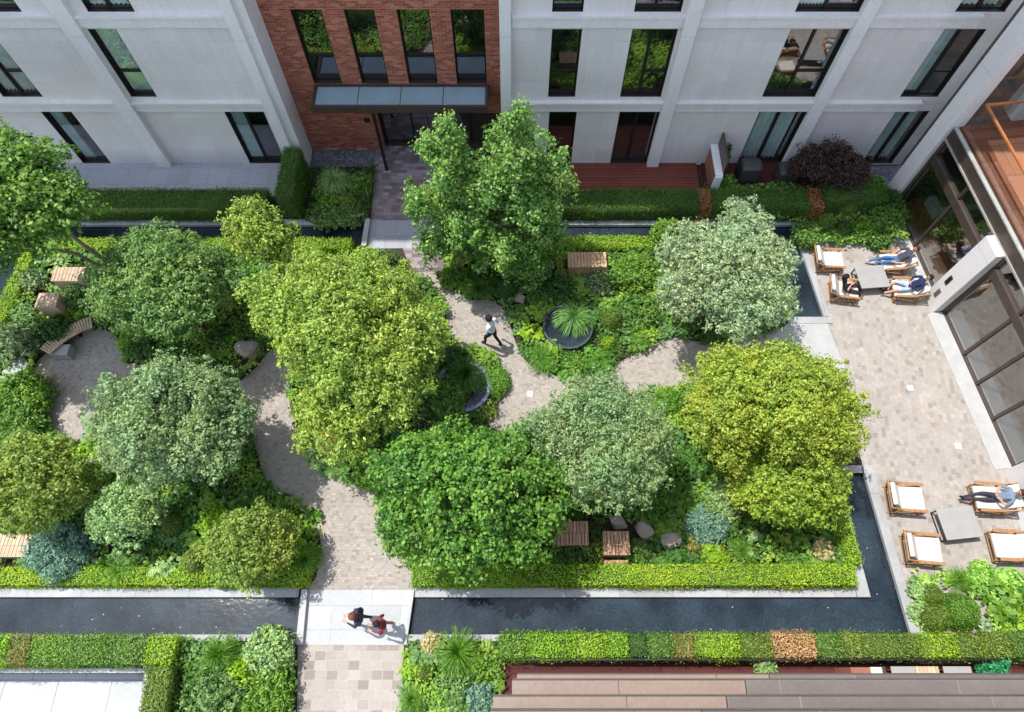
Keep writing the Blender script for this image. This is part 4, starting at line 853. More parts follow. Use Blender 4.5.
# ================================================================== SINGLE PLANTS
SP = [
 # left beds
 ('shrub', 58, 552, 31, 'blue', 'blue green feathery shrub next to the pale timber platform', .95, .07),
 ('grass', 122, 570, 20, 'grass', 'fine grass tuft between the blue shrub and the cabbage leaved plant', .45),
 ('broad', 166, 566, 20, 'pale', 'cabbage leaved pale plant behind the lower left hedge', .5),
 ('ball', 193, 561, 15, 'olive', 'olive clipped ball left of the multi stemmed olive tree', .8),
 ('ball', 171, 523, 12, 'box', 'small green clipped ball beside the pale dome shaped tree', .7),
 ('broad', 300, 525, 20, 'bright', 'bright broadleaf clump on the bend of the western path', .5),
 ('broad', 285, 508, 14, 'green', 'darker broadleaf clump under the grey green tree by the path', .4),
 ('grass', 305, 560, 20, 'grass', 'bright grass tuft at the path edge near the stone bridge', .5),
 ('broad', 197, 535, 15, 'bright', 'leafy green plant between the two clipped balls', .45),
 ('shrub', 215, 520, 16, 'lime', 'small yellow green shrub under the grey green tree', .6),
 ('grass', 95, 575, 14, 'limed', 'low lime grass tuft right of the blue shrub', .35),
 ('shrub', 225, 576, 14, 'green', 'small green shrub behind the hedge in the corner bed', .5),
 ('shrub', 18, 395, 30, 'bright', 'bright green shrub left of the round patio', 1.1),
 ('shrub', 20, 425, 26, 'green', 'rounded green shrub between the round patio and the yellowish tree', 1.0),
 ('shrub', 12, 345, 24, 'grey', 'grey green shrub by the stepping stones at the left edge', .9),
 ('broad', 52, 262, 16, 'pale', 'large leaved pale plant above the timber boxes', .5),
 ('broad', 40, 262, 12, 'green', 'large leaved green plant beside the slanting hedge', .45),
 ('shrub', 28, 325, 18, 'midgreen', 'mid green shrub below the smaller timber box', .7),
 ('shrub', 76, 296, 15, 'midgreen', 'leafy shrub between the two timber boxes', .6),
 ('shrub', 58, 330, 16, 'dark', 'dark shrub behind the curved slatted bench', .7),
 ('shrub', 30, 280, 14, 'grey', 'small grey green shrub beside the dark far left pool', .5),
 ('shrub', 90, 455, 22, 'lime', 'bright yellowish shrub at the bottom of the round patio', .6),
 ('shrub', 60, 452, 18, 'olive', 'olive yellow shrub touching the round patio', .7),
 ('shrub', 105, 470, 22, 'bright', 'fresh green shrub left of the grey green tree', .6),
 ('broad', 300, 540, 12, 'lime', 'yellowish broadleaf clump beside the path shadow', .4),
 # middle beds
 ('broad', 316, 456, 16, 'pale', 'bluish hosta like plant at the foot of the big maple', .4),
 ('grass', 338, 468, 14, 'grass', 'small grass tuft at the path edge below the maple', .35),
 ('broad', 305, 435, 14, 'green', 'leafy green plant under the maple beside the path', .4),
 ('shrub', 330, 440, 14, 'tan2', 'reddish yellow small shrub at the foot of the maple', .5),
 ('shrub', 365, 472, 16, 'bright', 'bright green shrub between the maple and the spreading tree', .6),
 ('shrub', 494, 380, 17, 'grass', 'grassy green mound between the blue rimmed bowl and the path', .5, .05),
 ('shrub', 485, 408, 13, 'olive', 'yellowish low shrub under the blue rimmed bowl', .35),
 ('grass', 466, 378, 22, 'grassd', 'dark arching grass hanging over the blue rimmed bowl', 1.1),
 ('shrub', 448, 396, 22, 'green', 'leafy shrub covering the left side of the blue rimmed bowl', 1.2),
 ('shrub', 455, 360, 18, 'dark', 'dark green shrub above the blue rimmed bowl', .6),
 ('shrub', 453, 278, 14, 'bright', 'bright low shrub at the start of the winding path', .45),
 ('grass', 480, 290, 20, 'grassd', 'dark grass mound on the path edge above the walker', .55),
 ('ball', 507, 287, 13, 'dark', 'very dark clipped ball beside the dark grass mound', .85),
 ('ball', 480, 268, 12, 'dark', 'dark clipped ball below the left pointed tree', .8),
 ('broad', 529, 334, 14, 'lime', 'bright yellow green leafy plant left of the round pond', .45),
 ('grass', 541, 360, 18, 'grass', 'bright grass mound on the path edge below the round pond', .45),
 ('broad', 520, 316, 12, 'green', 'green leafy plant between the path and the round pond', .4),
 ('grass', 574, 320, 23, 'grassd2', 'large weeping grass growing in the round pond', .75),
 ('ball', 613, 318, 12, 'box', 'larger clipped ball right of the round pond', .8),
 ('ball', 609, 342, 8, 'lime', 'small lime clipped ball below the larger one by the pond', .5),
 ('shrub', 633, 272, 24, 'bright', 'bright fresh green shrub between the bench box and silvery tree', .9),
 ('shrub', 665, 232, 14, 'bright', 'light green bushy shrub overhanging the north pool', 1.3),
 ('shrub', 640, 310, 22, 'green', 'mid green shrub beside the silvery tree', .7),
 ('shrub', 645, 332, 14, 'lime', 'light yellow green shrub on the path edge under the silvery tree', .4),
 ('grass', 600, 362, 14, 'grass', 'bright grass tuft at the fork of the path', .35),
 ('shrub', 575, 362, 13, 'bright', 'bright shrub between the grass mound and path fork', .35),
 ('shrub', 560, 290, 20, 'dark', 'dark shrub between the bench box and the round pond', .6),
 ('shrub', 600, 285, 16, 'grey', 'grey green shrub just below the bench box', .6),
 ('shrub', 540, 262, 14, 'bright', 'light green shrub left of the bench box', .9),
 ('shrub', 668, 402, 16, 'grass', 'bright green shrub between the sage tree and the golden tree', .5, .05),
 ('shrub', 540, 300, 14, 'grassd', 'deep green shrub above the round pond', .5),
 # lower central bed
 ('shrub', 706, 525, 22, 'blue', 'blue green fine shrub right of the boulders', .6, .06),
 ('shrub', 725, 500, 22, 'pale', 'pale green shrub above the fine blue shrub', .8),
 ('shrub', 712, 505, 14, 'green', 'mid green shrub between sage tree and pale shrub', .5),
 ('shrub', 714, 554, 13, 'lime', 'yellow shrub behind the hedge below the blue shrub', .45),
 ('shrub', 692, 548, 9, 'pinkb', 'small reddish shrub right of the boulders', .4),
 ('grass', 742, 552, 16, 'grass', 'ferny grass tuft behind the yellow hedge', .4),
 ('broad', 757, 545, 14, 'pale', 'pale hosta like plant in the sunny bed', .45),
 ('broad', 773, 541, 12, 'bright', 'bright lime leafy plant in the sunny bed', .45),
 ('broad', 806, 541, 14, 'bright', 'bright leafy plant left of the pinkish shrub', .5),
 ('shrub', 824, 550, 12, 'pink', 'pinkish flowering shrub in the sunny corner bed', .45),
 ('broad', 844, 552, 10, 'green', 'dark leafy plant in the very corner of the sunny bed', .4),
 ('shrub', 790, 560, 12, 'green', 'low green shrub touching the yellow hedge', .35),
 ('broad', 682, 510, 14, 'bright', 'glossy leafy plant in the shade right of the sage tree', .4),
 ('shrub', 645, 560, 14, 'grassd', 'low dark shrub between the small timber box and hedge', .35),
 ('shrub', 668, 565, 12, 'bright', 'small bright shrub behind the hedge near the boulders', .35),
 ('shrub', 570, 562, 18, 'dark', 'dark shaded shrub between the two slatted timber boxes', .45),
 ('broad', 640, 553, 9, 'olive', 'olive spiky plant right of the smaller slatted box', .35),
 # shaded north beds
 ('grass', 335, 183, 20, 'pale', 'pale twiggy grass in the shaded bed by the brick wall', .7),
 ('shrub', 328, 196, 16, 'bright', 'fresh green shrub in the middle of the shaded bed', .6),
 ('ball', 348, 200, 10, 'olive', 'brownish clipped ball in the shaded doorway bed', .7),
 ('shrub', 360, 183, 14, 'green', 'green shrub at the corner of the doorway path', .8),
 ('shrub', 325, 215, 18, 'midgreen', 'pale edged low shrub beside the north pool', .4),
 ('shrub', 352, 214, 16, 'midgreen', 'spreading low shrub next to the north bridge kerb', .4),
 ('shrub', 727, 183, 9, 'bright', 'small bright shrub beside the white capped divider wall', .7),
 ('shrub', 723, 152, 8, 'dark', 'small dark shrub behind the divider wall', 1.1),
 ('shrub', 808, 234, 16, 'green', 'green shrub left of the clipped balls by the upper lounge chairs', .7),
 ('ball', 826, 222, 11, 'box', 'left clipped ball in the bed above the upper lounge chairs', .8),
 ('ball', 844, 228, 10, 'dark', 'darker clipped ball directly above the empty upper lounge chair', .7),
 ('ball', 848, 208, 11, 'box', 'clipped ball nearest the dark purple tree', .9),
 ('shrub', 866, 228, 14, 'bright', 'bright leafy shrub above the grey coffee table', .7),
 ('shrub', 885, 220, 18, 'green', 'rounded green shrub next to the glass shopfront', .9),
 ('shrub', 888, 202, 14, 'dark', 'dark green shrub at the foot of the corner pier', .9),
 ('shrub', 872, 188, 13, 'green', 'green shrub right of the dark purple tree', 1.0),
 ('shrub', 862, 204, 12, 'dark', 'dark shrub below the purple tree', .8),
 ('shrub', 880, 240, 12, 'grassd', 'low shrub behind the upper right lounge chairs', .5),
 # lower right bed
 ('ball', 934, 595, 12, 'box', 'smallest of the three clipped balls in the lower right bed', .65),
 ('ball', 938, 617, 15, 'box', 'middle sized dull clipped ball in the lower right bed', .75),
 ('ball', 964, 611, 19, 'grass', 'largest bright clipped ball in the lower right bed', .9),
 ('grass', 957, 580, 16, 'grass', 'bright grass mound above the clipped balls', .5),
 ('shrub', 922, 588, 14, 'pale', 'pale green low shrub against the pool edge', .35),
 ('shrub', 918, 612, 10, 'pale', 'pale creeping shrub left of the clipped balls', .3),
 ('broad', 1000, 596, 28, 'bright', 'large hosta like clump at the right edge of the bed', .6),
 ('broad', 1012, 618, 16, 'lime', 'yellowish leafy clump at the right edge above the hedge', .45),
 ('shrub', 984, 627, 8, 'silver', 'tiny silver leaved plant by the largest clipped ball', .35),
 ('shrub', 985, 578, 18, 'lime2', 'light green shrub beside the lower right lounge chair', .45),
 # lower left and central beds
 ('grass', 222, 655, 24, 'grass', 'big bright grass clump left of the entry path', .9),
 ('shrub', 268, 652, 26, 'pale', 'pale green bushy shrub at the pool corner of the entry path', 1.0),
 ('shrub', 215, 695, 32, 'midgreen', 'large mid green shrub right of the dark hedge shadow', 1.1),
 ('shrub', 265, 692, 28, 'bright', 'bright green shrub along the entry path at the bottom', .9),
 ('shrub', 244, 672, 16, 'lime', 'yellow green shrub in the middle of the lower left bed', .9),
 ('shrub', 270, 634, 8, 'bright', 'small shrub sprouting over the lower left pool', .7),
 ('grass', 458, 652, 26, 'grass', 'large spiky grass mound right of the entry path', .8),
 ('ball', 425, 673, 11, 'box', 'clipped ball right of the entry path', .7),
 ('shrub', 431, 648, 14, 'pink', 'greyish flowering shrub beside the right bridge kerb', .5),
 ('shrub', 412, 668, 12, 'lime', 'yellow green shrub spilling onto the entry path', .4),
 ('grass', 413, 700, 18, 'grass', 'bright grass mound at the bottom of the entry path', .5),
 ('shrub', 452, 690, 24, 'midgreen', 'mid green shrub below the spiky grass mound', .6),
 ('shrub', 484, 665, 16, 'bright', 'bright shrub next to the end of the patchwork hedge', .6),
 ('shrub', 478, 700, 18, 'blue', 'bluish shrub beside the near ledges', .6),
 ('shrub', 766, 666, 12, 'pale', 'leafy shrub poking out between hedge and near ledges', .7),
 ('shrub', 994, 668, 12, 'emer', 'bluish green rounded shrub at the right behind the ledges', .9),
]
L['tan2'] = leafmat('leaf_redyellow', '#8a7a34', '#a89444', '#c4ac60', '#b08050')
L['grassd2'] = leafmat('leaf_palegrass', '#4a7a34', '#6c9c4c', '#9cc078', '#84ae60')
L['emer'] = leafmat('leaf_emerald', '#1c6a44', '#2c8a5c', '#50a878', '#3c9a6a')
for e in SP:
    k, px, py, r, c, lab = e[:6]; plant(k, px, py, r, c, lab, h=e[6] if len(e) > 6 else None, leaf=e[7] if len(e) > 7 else None)

# ================================================================== ROCKS
def rock(px, py, r, label, seed):
    x, y = G(px, py); R = r / SC(px, py); bm = bmesh.new(); bmesh.ops.create_icosphere(bm, subdivisions=3, radius=1)
    rs = random.Random(seed); ph = [rs.random() * 6 for _ in range(6)]
    for v in bm.verts:
        c = v.co; f = 1 + .16 * math.sin(c.x * 3 + ph[0]) * math.cos(c.y * 2.6 + ph[1]) + .10 * math.sin(c.z * 5 + c.x * 4 + ph[2])
        for ax in range(3):
            if abs(c[ax]) > .72: c[ax] = math.copysign(.72 + (abs(c[ax]) - .72) * .3, c[ax])
        v.co = Vector((c.x * R * f, c.y * R * f * .8, max(-.1, c.z * R * .62 * f)))
    me = bpy.data.meshes.new('boulder'); bm.to_mesh(me); bm.free()
    for p in me.polygons: p.use_smooth = True
    o = link('boulder', me, ROCK, None, (x, y, .20)); o.rotation_euler.z = rs.random() * 3; tag(o, label, 'boulder', 'garden boulders')
rock(617, 523, 10, 'boulder half hidden between the two slatted timber boxes', 1); rock(643, 532, 11, 'rounded boulder right of the smaller slatted timber box', 2); rock(669, 542, 11, 'flat brownish boulder beside the fine blue shrub', 3)
rock(520, 302, 7, 'boulder at the path edge above the walker', 4); rock(547, 268, 8, 'pale boulder left of the bench box in the shade', 5); rock(558, 285, 7, 'boulder below the bench box above the round pond', 6)
rock(215, 520, 6, 'small boulder under the grey green tree', 7); rock(100, 562, 5, 'small boulder behind the lower left hedge', 8); rock(250, 352, 13, 'long pale boulder under the maple at the path bend', 9)
for i, (px, py) in enumerate(((18, 378), (6, 388), (24, 368))):
    x, y = G(px, py); m = MB(); R = .28; m.prism([(x + R * (1 + .2 * math.sin(3 * a + i)) * math.cos(a), y + R * math.sin(a)) for a in np.linspace(0, 6.28, 12)[:-1]], 0, .34 - .02 * i)
    tag(m.build('stepping_stone', CONC), ['middle', 'leftmost', 'rightmost'][i] + ' pale stepping stone left of the round patio', 'stepping stone', 'stepping stones')

# ================================================================== PONDS (round metal bowls)
def bowl(poly_c, R, label, col, rim=.06, tilt=0):
    t = empty('round_pond', (poly_c[0], poly_c[1], 0), label, 'pond'); m = MB(); n = 40
    vs = []; fs = []
    for i in range(n):
        a = 2 * math.pi * i / n
        for rr, zz in ((R, 0), (R, .42), (R - rim, .42), (R - rim, .05)): vs.append((rr * math.cos(a), rr * math.sin(a), zz))
    for i in range(n):
        j = (i + 1) % n
        for k in range(3): fs.append((4 * i + k, 4 * j + k, 4 * j + k + 1, 4 * i + k + 1))
    m.add(vs, fs); m.build('rim', col, t, smooth=False)
    m = MB(); m.prism([((R - rim + .004) * math.cos(a), (R - rim + .004) * math.sin(a)) for a in np.linspace(0, 2 * math.pi, n + 1)[:-1]], .0, .33); m.build('pond_water', WATER, t)
bowl(G(567, 332), .82, 'round pond with thin dark metal rim and weeping grass', plain('pond_rim', (.05, .06, .08), .4, metal=.4))
bowl(G(464, 391), .86, 'round dark water bowl with blue grey rim under the maple', plain('blue_rim', (.13, .15, .22), .4, metal=.3), rim=.10)

# ================================================================== TIMBER BOXES AND CURVED BENCH
def tbox(px0, px1, py0, py1, h, mat, label, legs=False, name='timber_box'):
    xa, ya = G(px0, py1, h); xb, yb = G(px1, py0, h); cx, cy = (xa + xb) / 2, (ya + yb) / 2; w, d = xb - xa, yb - ya
    t = empty(name, (cx, cy, 0), label, 'timber seat', 'timber box seats among the plants'); n = max(5, int(w / .105)); m = MB()
    for i in range(n): a = -w / 2 + w * i / n; m.box(a + .006, a + w / n - .006, -d / 2, d / 2, h - .05, h)
    m.build('slatted_top', mat, t, bevel=.004)
    m = MB(); m.box(-w / 2 + .02, w / 2 - .02, -d / 2 + .02, -d / 2 + .06, .0, h - .052); m.box(-w / 2 + .02, w / 2 - .02, d / 2 - .06, d / 2 - .02, .0, h - .052)
    m.box(-w / 2 + .02, -w / 2 + .06, -d / 2 + .06, d / 2 - .06, .0, h - .052); m.box(w / 2 - .06, w / 2 - .02, -d / 2 + .06, d / 2 - .06, .0, h - .052); m.build('base', mat, t)
    return t
tbox(50, 86, 267, 281, .8, WOODL, 'larger pale timber box seat above the smaller one in the left bed')
tbox(34, 60, 293, 307, .8, WOODL, 'smaller pale timber box seat above the curved bench')
tbox(568, 606, 252, 267, .6, WOODO, 'orange toned timber box seat by the north pool hedge')
tbox(553, 588, 521, 545, .6, WOODD, 'wider brown slatted timber box seat under the spreading tree')
tbox(604, 629, 531, 555, .6, WOODD, 'narrower brown slatted timber box seat with dappled shade beside the boulders')
tbox(604, 628, 560, 568, .25, WOODD, 'low timber step below the narrower slatted box seat', name='timber_step')
tbox(-12, 33, 534, 557, .5, WOODL, 'pale timber platform at the left edge next to the blue shrub')
cb = empty('curved_bench', (G(67, 338)[0], G(67, 338)[1], 0), 'curved slatted timber bench on the edge of the round patio', 'bench')
def bez(u, off=0):
    p0, p1, p2 = (45, 352), (64, 331), (92, 322); q = [(1 - u) ** 2 * p0[k] + 2 * u * (1 - u) * p1[k] + u * u * p2[k] for k in (0, 1)]
    x, y = G(q[0], q[1], .45); return Vector((x - cb.location.x, y - cb.location.y, .45))
n = 20; m = MB()
for i in range(n):
    u = (i + .5) / n; p = bez(u); tdir = (bez(min(1, u + .02)) - bez(max(0, u - .02))).normalized(); nn = Vector((-tdir.y, tdir.x, 0))
    m.bar(p - nn * .22, p + nn * .22, .066, .04)
m.build('seat', WOODL, cb)
m = MB(); m.tube([bez(u) + Vector((0, 0, -.05)) for u in np.linspace(.02, .98, 10)], .035, 6); m.build('rail', BLACK, cb)
for u in (.05, .35, .65, .95):
    p = bez(u); m = MB(); m.bar((p.x, p.y, 0), (p.x, p.y, .40), .08); m.build('leg', BLACK, cb)
x, y = G(60, 349, .4); m = MB(); m.box(x - .3, x + .28, y - .22, y + .2, .02, .38, top=.02); o = m.build('stone_seat', TABLE, bevel=.01); tag(o, 'small square grey block seat at the lower end of the curved bench', 'seat')

# ================================================================== LOUNGE CHAIRS AND TABLES
def make_chair(label):
    t = empty('lounge_chair', (0, 0, 0), label, 'lounge chair', 'low timber lounge chairs on the patio')
    for s in (-1, 1):       # local +x is the front of the chair
        m = MB(); y = s * .40
        m.box(-.36, .42, y - .045, y + .045, .455, .49)                      # broad armrest
        m.bar((.36, y, 0), (.30, y, .46), .045, .04); m.bar((-.50, y, 0), (-.24, y, .46), .045, .04)
        m.bar((-.56, y, .03), (.44, y, .27), .04, .045)
        m.bar((-.24, y, .46), (-.70, y, .64), .04, .04); m.bar((-.48, y, .08), (-.66, y, .62), .03, .03)
        m.build('side_frame', TEAK, t)
    m = MB()
    for k in range(6): m.bar((-.34 + k * .145, -.378, .20 + k * .008), (-.34 + k * .145, .378, .20 + k * .008), .04, .02)
    m.bar((-.34, 0, .185), (.385, 0, .225), .04, .02); m.build('slat_base', TEAK, t)
    for a, w in (((-.70, -.42, .64), .045), ((-.50, -.4, .03), .03), ((.37, -.4, .06), .03)):
        m = MB(); m.bar(a, (a[0], -a[1], a[2]), w); m.build('rail', TEAK, t)
    m = MB(); M = Matrix.Translation((-.32, 0, .27)) @ Matrix.Rotation(math.radians(-4), 4, 'Y'); m.box(0, .74, -.345, .345, -.045, .075, M); m.build('seat_cushion', CUSH, t, bevel=.035)
    m = MB(); M = Matrix.Translation((-.31, 0, .33)) @ Matrix.Rotation(math.radians(-38), 4, 'Y'); m.box(-.06, .06, -.335, .335, 0, .56, M); m.build('back_cushion', CUSH, t, bevel=.035)
    return t
def copy_tree(o, parent=None):
    c = o.copy(); COL.objects.link(c)
    if parent: c.parent = parent
    for ch in o.children: copy_tree(ch, c)
    return c
chairs = [(832, 259, -4, 'empty cream cushioned lounge chair nearest the silvery tree'), (893, 261, 184, 'lounge chair holding the reclining person in jeans'), (847, 289, -8, 'lounge chair holding the person in black with dark hair'), (905, 288, 178, 'lounge chair holding the person in navy shirt and pale shorts'),
          (909, 498, -4, 'empty lounge chair nearest the corner pool, above its twin'), (989, 498, 177, 'lounge chair holding the reclining person by the white pier'), (926, 549, -5, 'empty lounge chair just above the lower right bed'), (1008, 546, 178, 'empty lounge chair cut by the right edge of the picture')]
proto = make_chair(chairs[0][3]); CP = []
kids = list(proto.children)
for i, (px, py, rz, lab) in enumerate(chairs):
    o = proto if i == 0 else proto.copy()
    if i:
        COL.objects.link(o)
        for ch in kids: c = ch.copy(); c.parent = o; COL.objects.link(c)
    x, y = G(px, py, .35); o.location = (x, y, .03 if x > 13.3 else 0.001); o.rotation_euler = (0, 0, math.radians(rz)); o['label'] = lab; CP.append((x, y, math.radians(rz)))
    sc_ = .90 if i < 4 else .98; o.scale = (sc_,) * 3
def ctable(px, py, w, d, label, rz):
    x, y = G(px, py, .36); t = empty('coffee_table', (x, y, 0), label, 'table', 'low grey patio tables', rz)
    m = MB(); m.box(-w / 2, w / 2, -d / 2, d / 2, .35, .39); m.build('tabletop', TABLE, t, bevel=.006)
    for sx in (-1, 1):
        m = MB(); m.bar((sx * (w / 2 - .05), -d / 2 + .03, 0), (sx * (w / 2 - .05), -d / 2 + .03, .35), .035); m.bar((sx * (w / 2 - .05), d / 2 - .03, 0), (sx * (w / 2 - .05), d / 2 - .03, .35), .035); m.bar((sx * (w / 2 - .05), -d / 2 + .03, .017), (sx * (w / 2 - .05), d / 2 - .03, .017), .03); m.build('leg_frame', BLACK, t)
ctable(872, 277, .98, .86, 'grey topped coffee table between the four upper lounge chairs', .08)
ctable(959, 523, 1.06, .88, 'grey topped coffee table between the four lower lounge chairs', .10)

# covered furniture, divider wall, things behind the ledges
def covered(px, py, w, d, h, label):
    x, y = G(px, py, h * .6); bm = bmesh.new(); bmesh.ops.create_cube(bm, size=1); bmesh.ops.subdivide_edges(bm, edges=bm.edges, cuts=6, use_grid_fill=True)
    for v in bm.verts:
        c = v.co; k = 1 + .10 * (.5 - c.z) + .03 * math.sin(c.x * 21 + c.z * 9) * (.5 - c.z); rr = max(0, (abs(c.x) + abs(c.y) - .72)) * .35
        v.co = Vector((c.x * w * k * (1 - rr), c.y * d * k * (1 - rr), (c.z + .5) * h - (.06 * (abs(c.x) * 2) ** 3 + .05 * (abs(c.y) * 2) ** 3 if c.z > .45 else 0)))
    me = bpy.data.meshes.new('furniture_cover'); bm.to_mesh(me); bm.free()
    for p in me.polygons: p.use_smooth = True
    return tag(link('furniture_cover', me, COVER, None, (x, y, .10)), label, 'furniture cover', 'garden furniture under dark covers')
covered(749, 170, .74, .62, .75, 'dark covered garden chair right of the divider wall'); covered(786, 174, .68, .6, .7, 'dark covered garden chair beside the purple tree')
xw, _ = G(706, 180); dw = empty('divider_wall', (xw + .1, 16.7, 0), 'red brown divider wall with white capping on the deck', 'wall')
m = MB(); M = Matrix.Rotation(.0, 4, 'Z'); m.box(-.09, .09, -.6, .78, .1, 1.05); m.build('panel', BRICKS, dw); m = MB(); m.box(-.13, .13, -.66, .78, 1.05, 1.12); m.box(-.13, .13, -.70, -.605, .1, 1.049); m.build('capping', WHITE, dw)
m = MB(); m.box(.14, .20, -.55, .78, .1, 1.7); m.build('screen', BROWNM, dw)
def small_table(px, w, d, mat, label, cat='table'):
    x, y = G(px, 666, .6); t = empty('garden_table', (x, 0.12, .03), label, cat, 'furniture on the deck behind the ledges')
    m = MB(); m.box(-w / 2, w / 2, -d / 2, d / 2, .55, .60); m.build('tabletop', mat, t, bevel=.01)
    for a in (-1, 1):
        for b in (-1, 1): m = MB(); m.bar((a * (w / 2 - .04), b * (d / 2 - .04), 0), (a * (w / 2 - .04), b * (d / 2 - .04), .55), .035); m.build('leg', BLACK, t)
small_table(902, .62, .4, TABLE, 'grey garden table behind the ledges, left of the pale one'); small_table(926, .60, .4, WOODL, 'pale wooden garden table behind the ledges'); small_table(956, .72, .4, TABLE, 'grey garden table behind the ledges nearest the green rounded shrub')
small_table(877, .4, .4, BROWNM, 'brown low garden table beside the white capped wall stub')
x, y = G(856, 666, .5); ww = empty('wall_stub', (x, .12, .03), 'red wall stub with white capping behind the near ledges', 'wall')
m = MB(); m.box(-.35, .15, -.2, .17, 0, .9); m.build('panel', BRICKS, ww); m = MB(); m.box(.151, .42, -.2, .17, 0, .95); m.build('capping', WHITE, ww)

# ================================================================== PEOPLE
def person(label, loc, rz, J, top, bottom, shoe, hair, long_hair=False, bare_arm=True, bare_leg=False, scale=1.0, skirt=None, skin=None):
    """J: joints in metres, facing +x; keys pel, che, nec, hea (centre of head), face (direction), and L/R: sho elb wri hip kne ank toe"""
    V = []; E_ = []; R = []; reg = []
    def v(p, r): V.append(Vector(p)); R.append(r); return len(V) - 1
    def e(a, b, k): E_.append((a, b)); reg.append((a, b, k))
    pel = v(J['pel'], (.15, .115)); mid = v(Vector(J['pel']).lerp(Vector(J['che']), .45), (.135, .10)); che = v(J['che'], (.165, .115))
    e(pel, mid, 1); e(mid, che, 1)
    H = Vector(J['hea']); nec = v(J['nec'], (.055, .055)); e(che, nec, 1)
    upd = (H - Vector(J['nec'])).normalized()
    h1 = v(H - upd * .055, (.068, .075)); h2 = v(H + upd * .03, (.078, .095)); h3 = v(H + upd * .085, (.06, .072)); e(nec, h1, 0); e(h1, h2, 0); e(h2, h3, 0)
    for s in 'LR':
        sg = 1 if s == 'L' else -1
        sh = v(J['sho' + s], (.062, .062)); el = v(J['elb' + s], (.043, .043)); wr = v(J['wri' + s], (.028, .026)); e(che, sh, 1); e(sh, el, 1); e(el, wr, 0 if bare_arm else 1)
        d = (V[wr] - V[el]).normalized(); side = d.cross(Vector((0, 0, 1))); side = side.normalized() if side.length > .1 else Vector((0, 1, 0)); dn = d.cross(side).normalized()
        pa = v(V[wr] + d * .055, (.034, .018)); e(wr, pa, 0)
        for k, ln in enumerate((.062, .074, .078, .066)):
            b = V[pa] + d * .03 + side * (.024 * (k - 1.5) / 1.5); f0 = v(b, (.009, .009)); f1 = v(b + d * ln * .55 - dn * .006 + side * .006 * (k - 1.5), (.0085, .0085)); f2 = v(b + d * ln * .9 - dn * .026 + side * .007 * (k - 1.5), (.007, .007))
            e(pa, f0, 0); e(f0, f1, 0); e(f1, f2, 0)
        t0 = v(V[wr] + d * .03 - side * .034 * sg, (.011, .011)); t1 = v(V[wr] + d * .07 - side * .052 * sg - dn * .012, (.009, .009)); e(wr, t0, 0); e(t0, t1, 0)
        hi = v(J['hip' + s], (.095, .095)); kn = v(J['kne' + s], (.058, .058)); an = v(J['ank' + s], (.038, .038)); e(pel, hi, 2); e(hi, kn, 2); e(kn, an, 0 if bare_leg else 2)
        to = v(J['toe' + s], (.040, .028)); e(an, to, 3)
    me = bpy.data.meshes.new('tmp'); me.from_pydata([tuple(p) for p in V], E_, []); o = bpy.data.objects.new('tmp', me); COL.objects.link(o)
    sk = o.modifiers.new('s', 'SKIN'); sk.use_smooth_shade = True; sk.branch_smoothing = .6
    for i, r in enumerate(R): me.skin_vertices[0].data[i].radius = r
    me.skin_vertices[0].data[0].use_root = True
    sb = o.modifiers.new('u', 'SUBSURF'); sb.levels = 2; sb.render_levels = 2
    dg = bpy.context.evaluated_depsgraph_get(); dg.update(); bm = bmesh.new(); ev = bpy.data.meshes.new_from_object(o.evaluated_get(dg)); bm.from_mesh(ev)
    bpy.data.objects.remove(o); bpy.data.meshes.remove(me); bpy.data.meshes.remove(ev)
    segs = [(V[a], V[b], k) for a, b, k in reg]
    for f in bm.faces:
        c = f.calc_center_median(); best = 9; kk = 1
        for a, b, k in segs:
            ab = b - a; t = max(0, min(1, (c - a).dot(ab) / max(1e-9, ab.length_squared))); q = (c - a - ab * t).length
            if q < best: best = q; kk = k
        f.material_index = kk; f.smooth = True
    fc = Vector(J['face']).normalized(); sd = upd.cross(fc).normalized(); fc = sd.cross(upd)
    def blob(c, r, mi, sx=1):
        m4 = Matrix.Translation(c) @ Matrix((fc * r[0], sd * r[1], upd * r[2])).transposed().to_4x4()
        n0 = len(bm.faces); bmesh.ops.create_icosphere(bm, subdivisions=2, radius=1, matrix=m4); bm.faces.ensure_lookup_table()
        for f in bm.faces[n0:]: f.material_index = mi; f.smooth = True
    blob(H + fc * .100 - upd * .005, (.022, .014, .024), 0)                    # nose
    for q in (-1, 1):
        blob(H + fc * .083 + sd * .032 * q + upd * .022, (.014, .014, .010), 4); blob(H + sd * .083 * q + upd * .0, (.018, .010, .030), 0)
        blob(H + fc * .088 + sd * .032 * q + upd * .040, (.008, .018, .005), 5)
    blob(H + fc * .090 - upd * .042, (.008, .024, .006), 6)
    me = bpy.data.meshes.new('person'); bm.to_mesh(me); bm.free()
    sk = skin or SKIN
    o = link('person', me, [sk, top, bottom, shoe, EYE, hair, LIP], None, loc); o.rotation_euler = (0, 0, rz); o.scale = (scale,) * 3
    tag(o, label, 'person')
    hb = bmesh.new(); m4 = Matrix.Translation(H - fc * .018 + upd * .028) @ Matrix((fc * .112, sd * .103, upd * .118)).transposed().to_4x4()
    bmesh.ops.create_icosphere(hb, subdivisions=4, radius=1)
    hb.verts.ensure_lookup_table()
    for w_ in hb.verts:
        c = w_.co; n_ = 1 + .05 * math.sin(c.y * 17 + c.z * 6) + .03 * math.sin(c.x * 23)
        c *= n_
        if c.x > .35 and c.z < .45: c.x = .35 + (c.x - .35) * .1; c.z = max(c.z, .1)
        if c.z < -.35: c.z = (-.35 + (c.z + .35) * .2) if not long_hair else c.z * (2.0 if c.x < .2 else .9); c.x = min(c.x, .1)
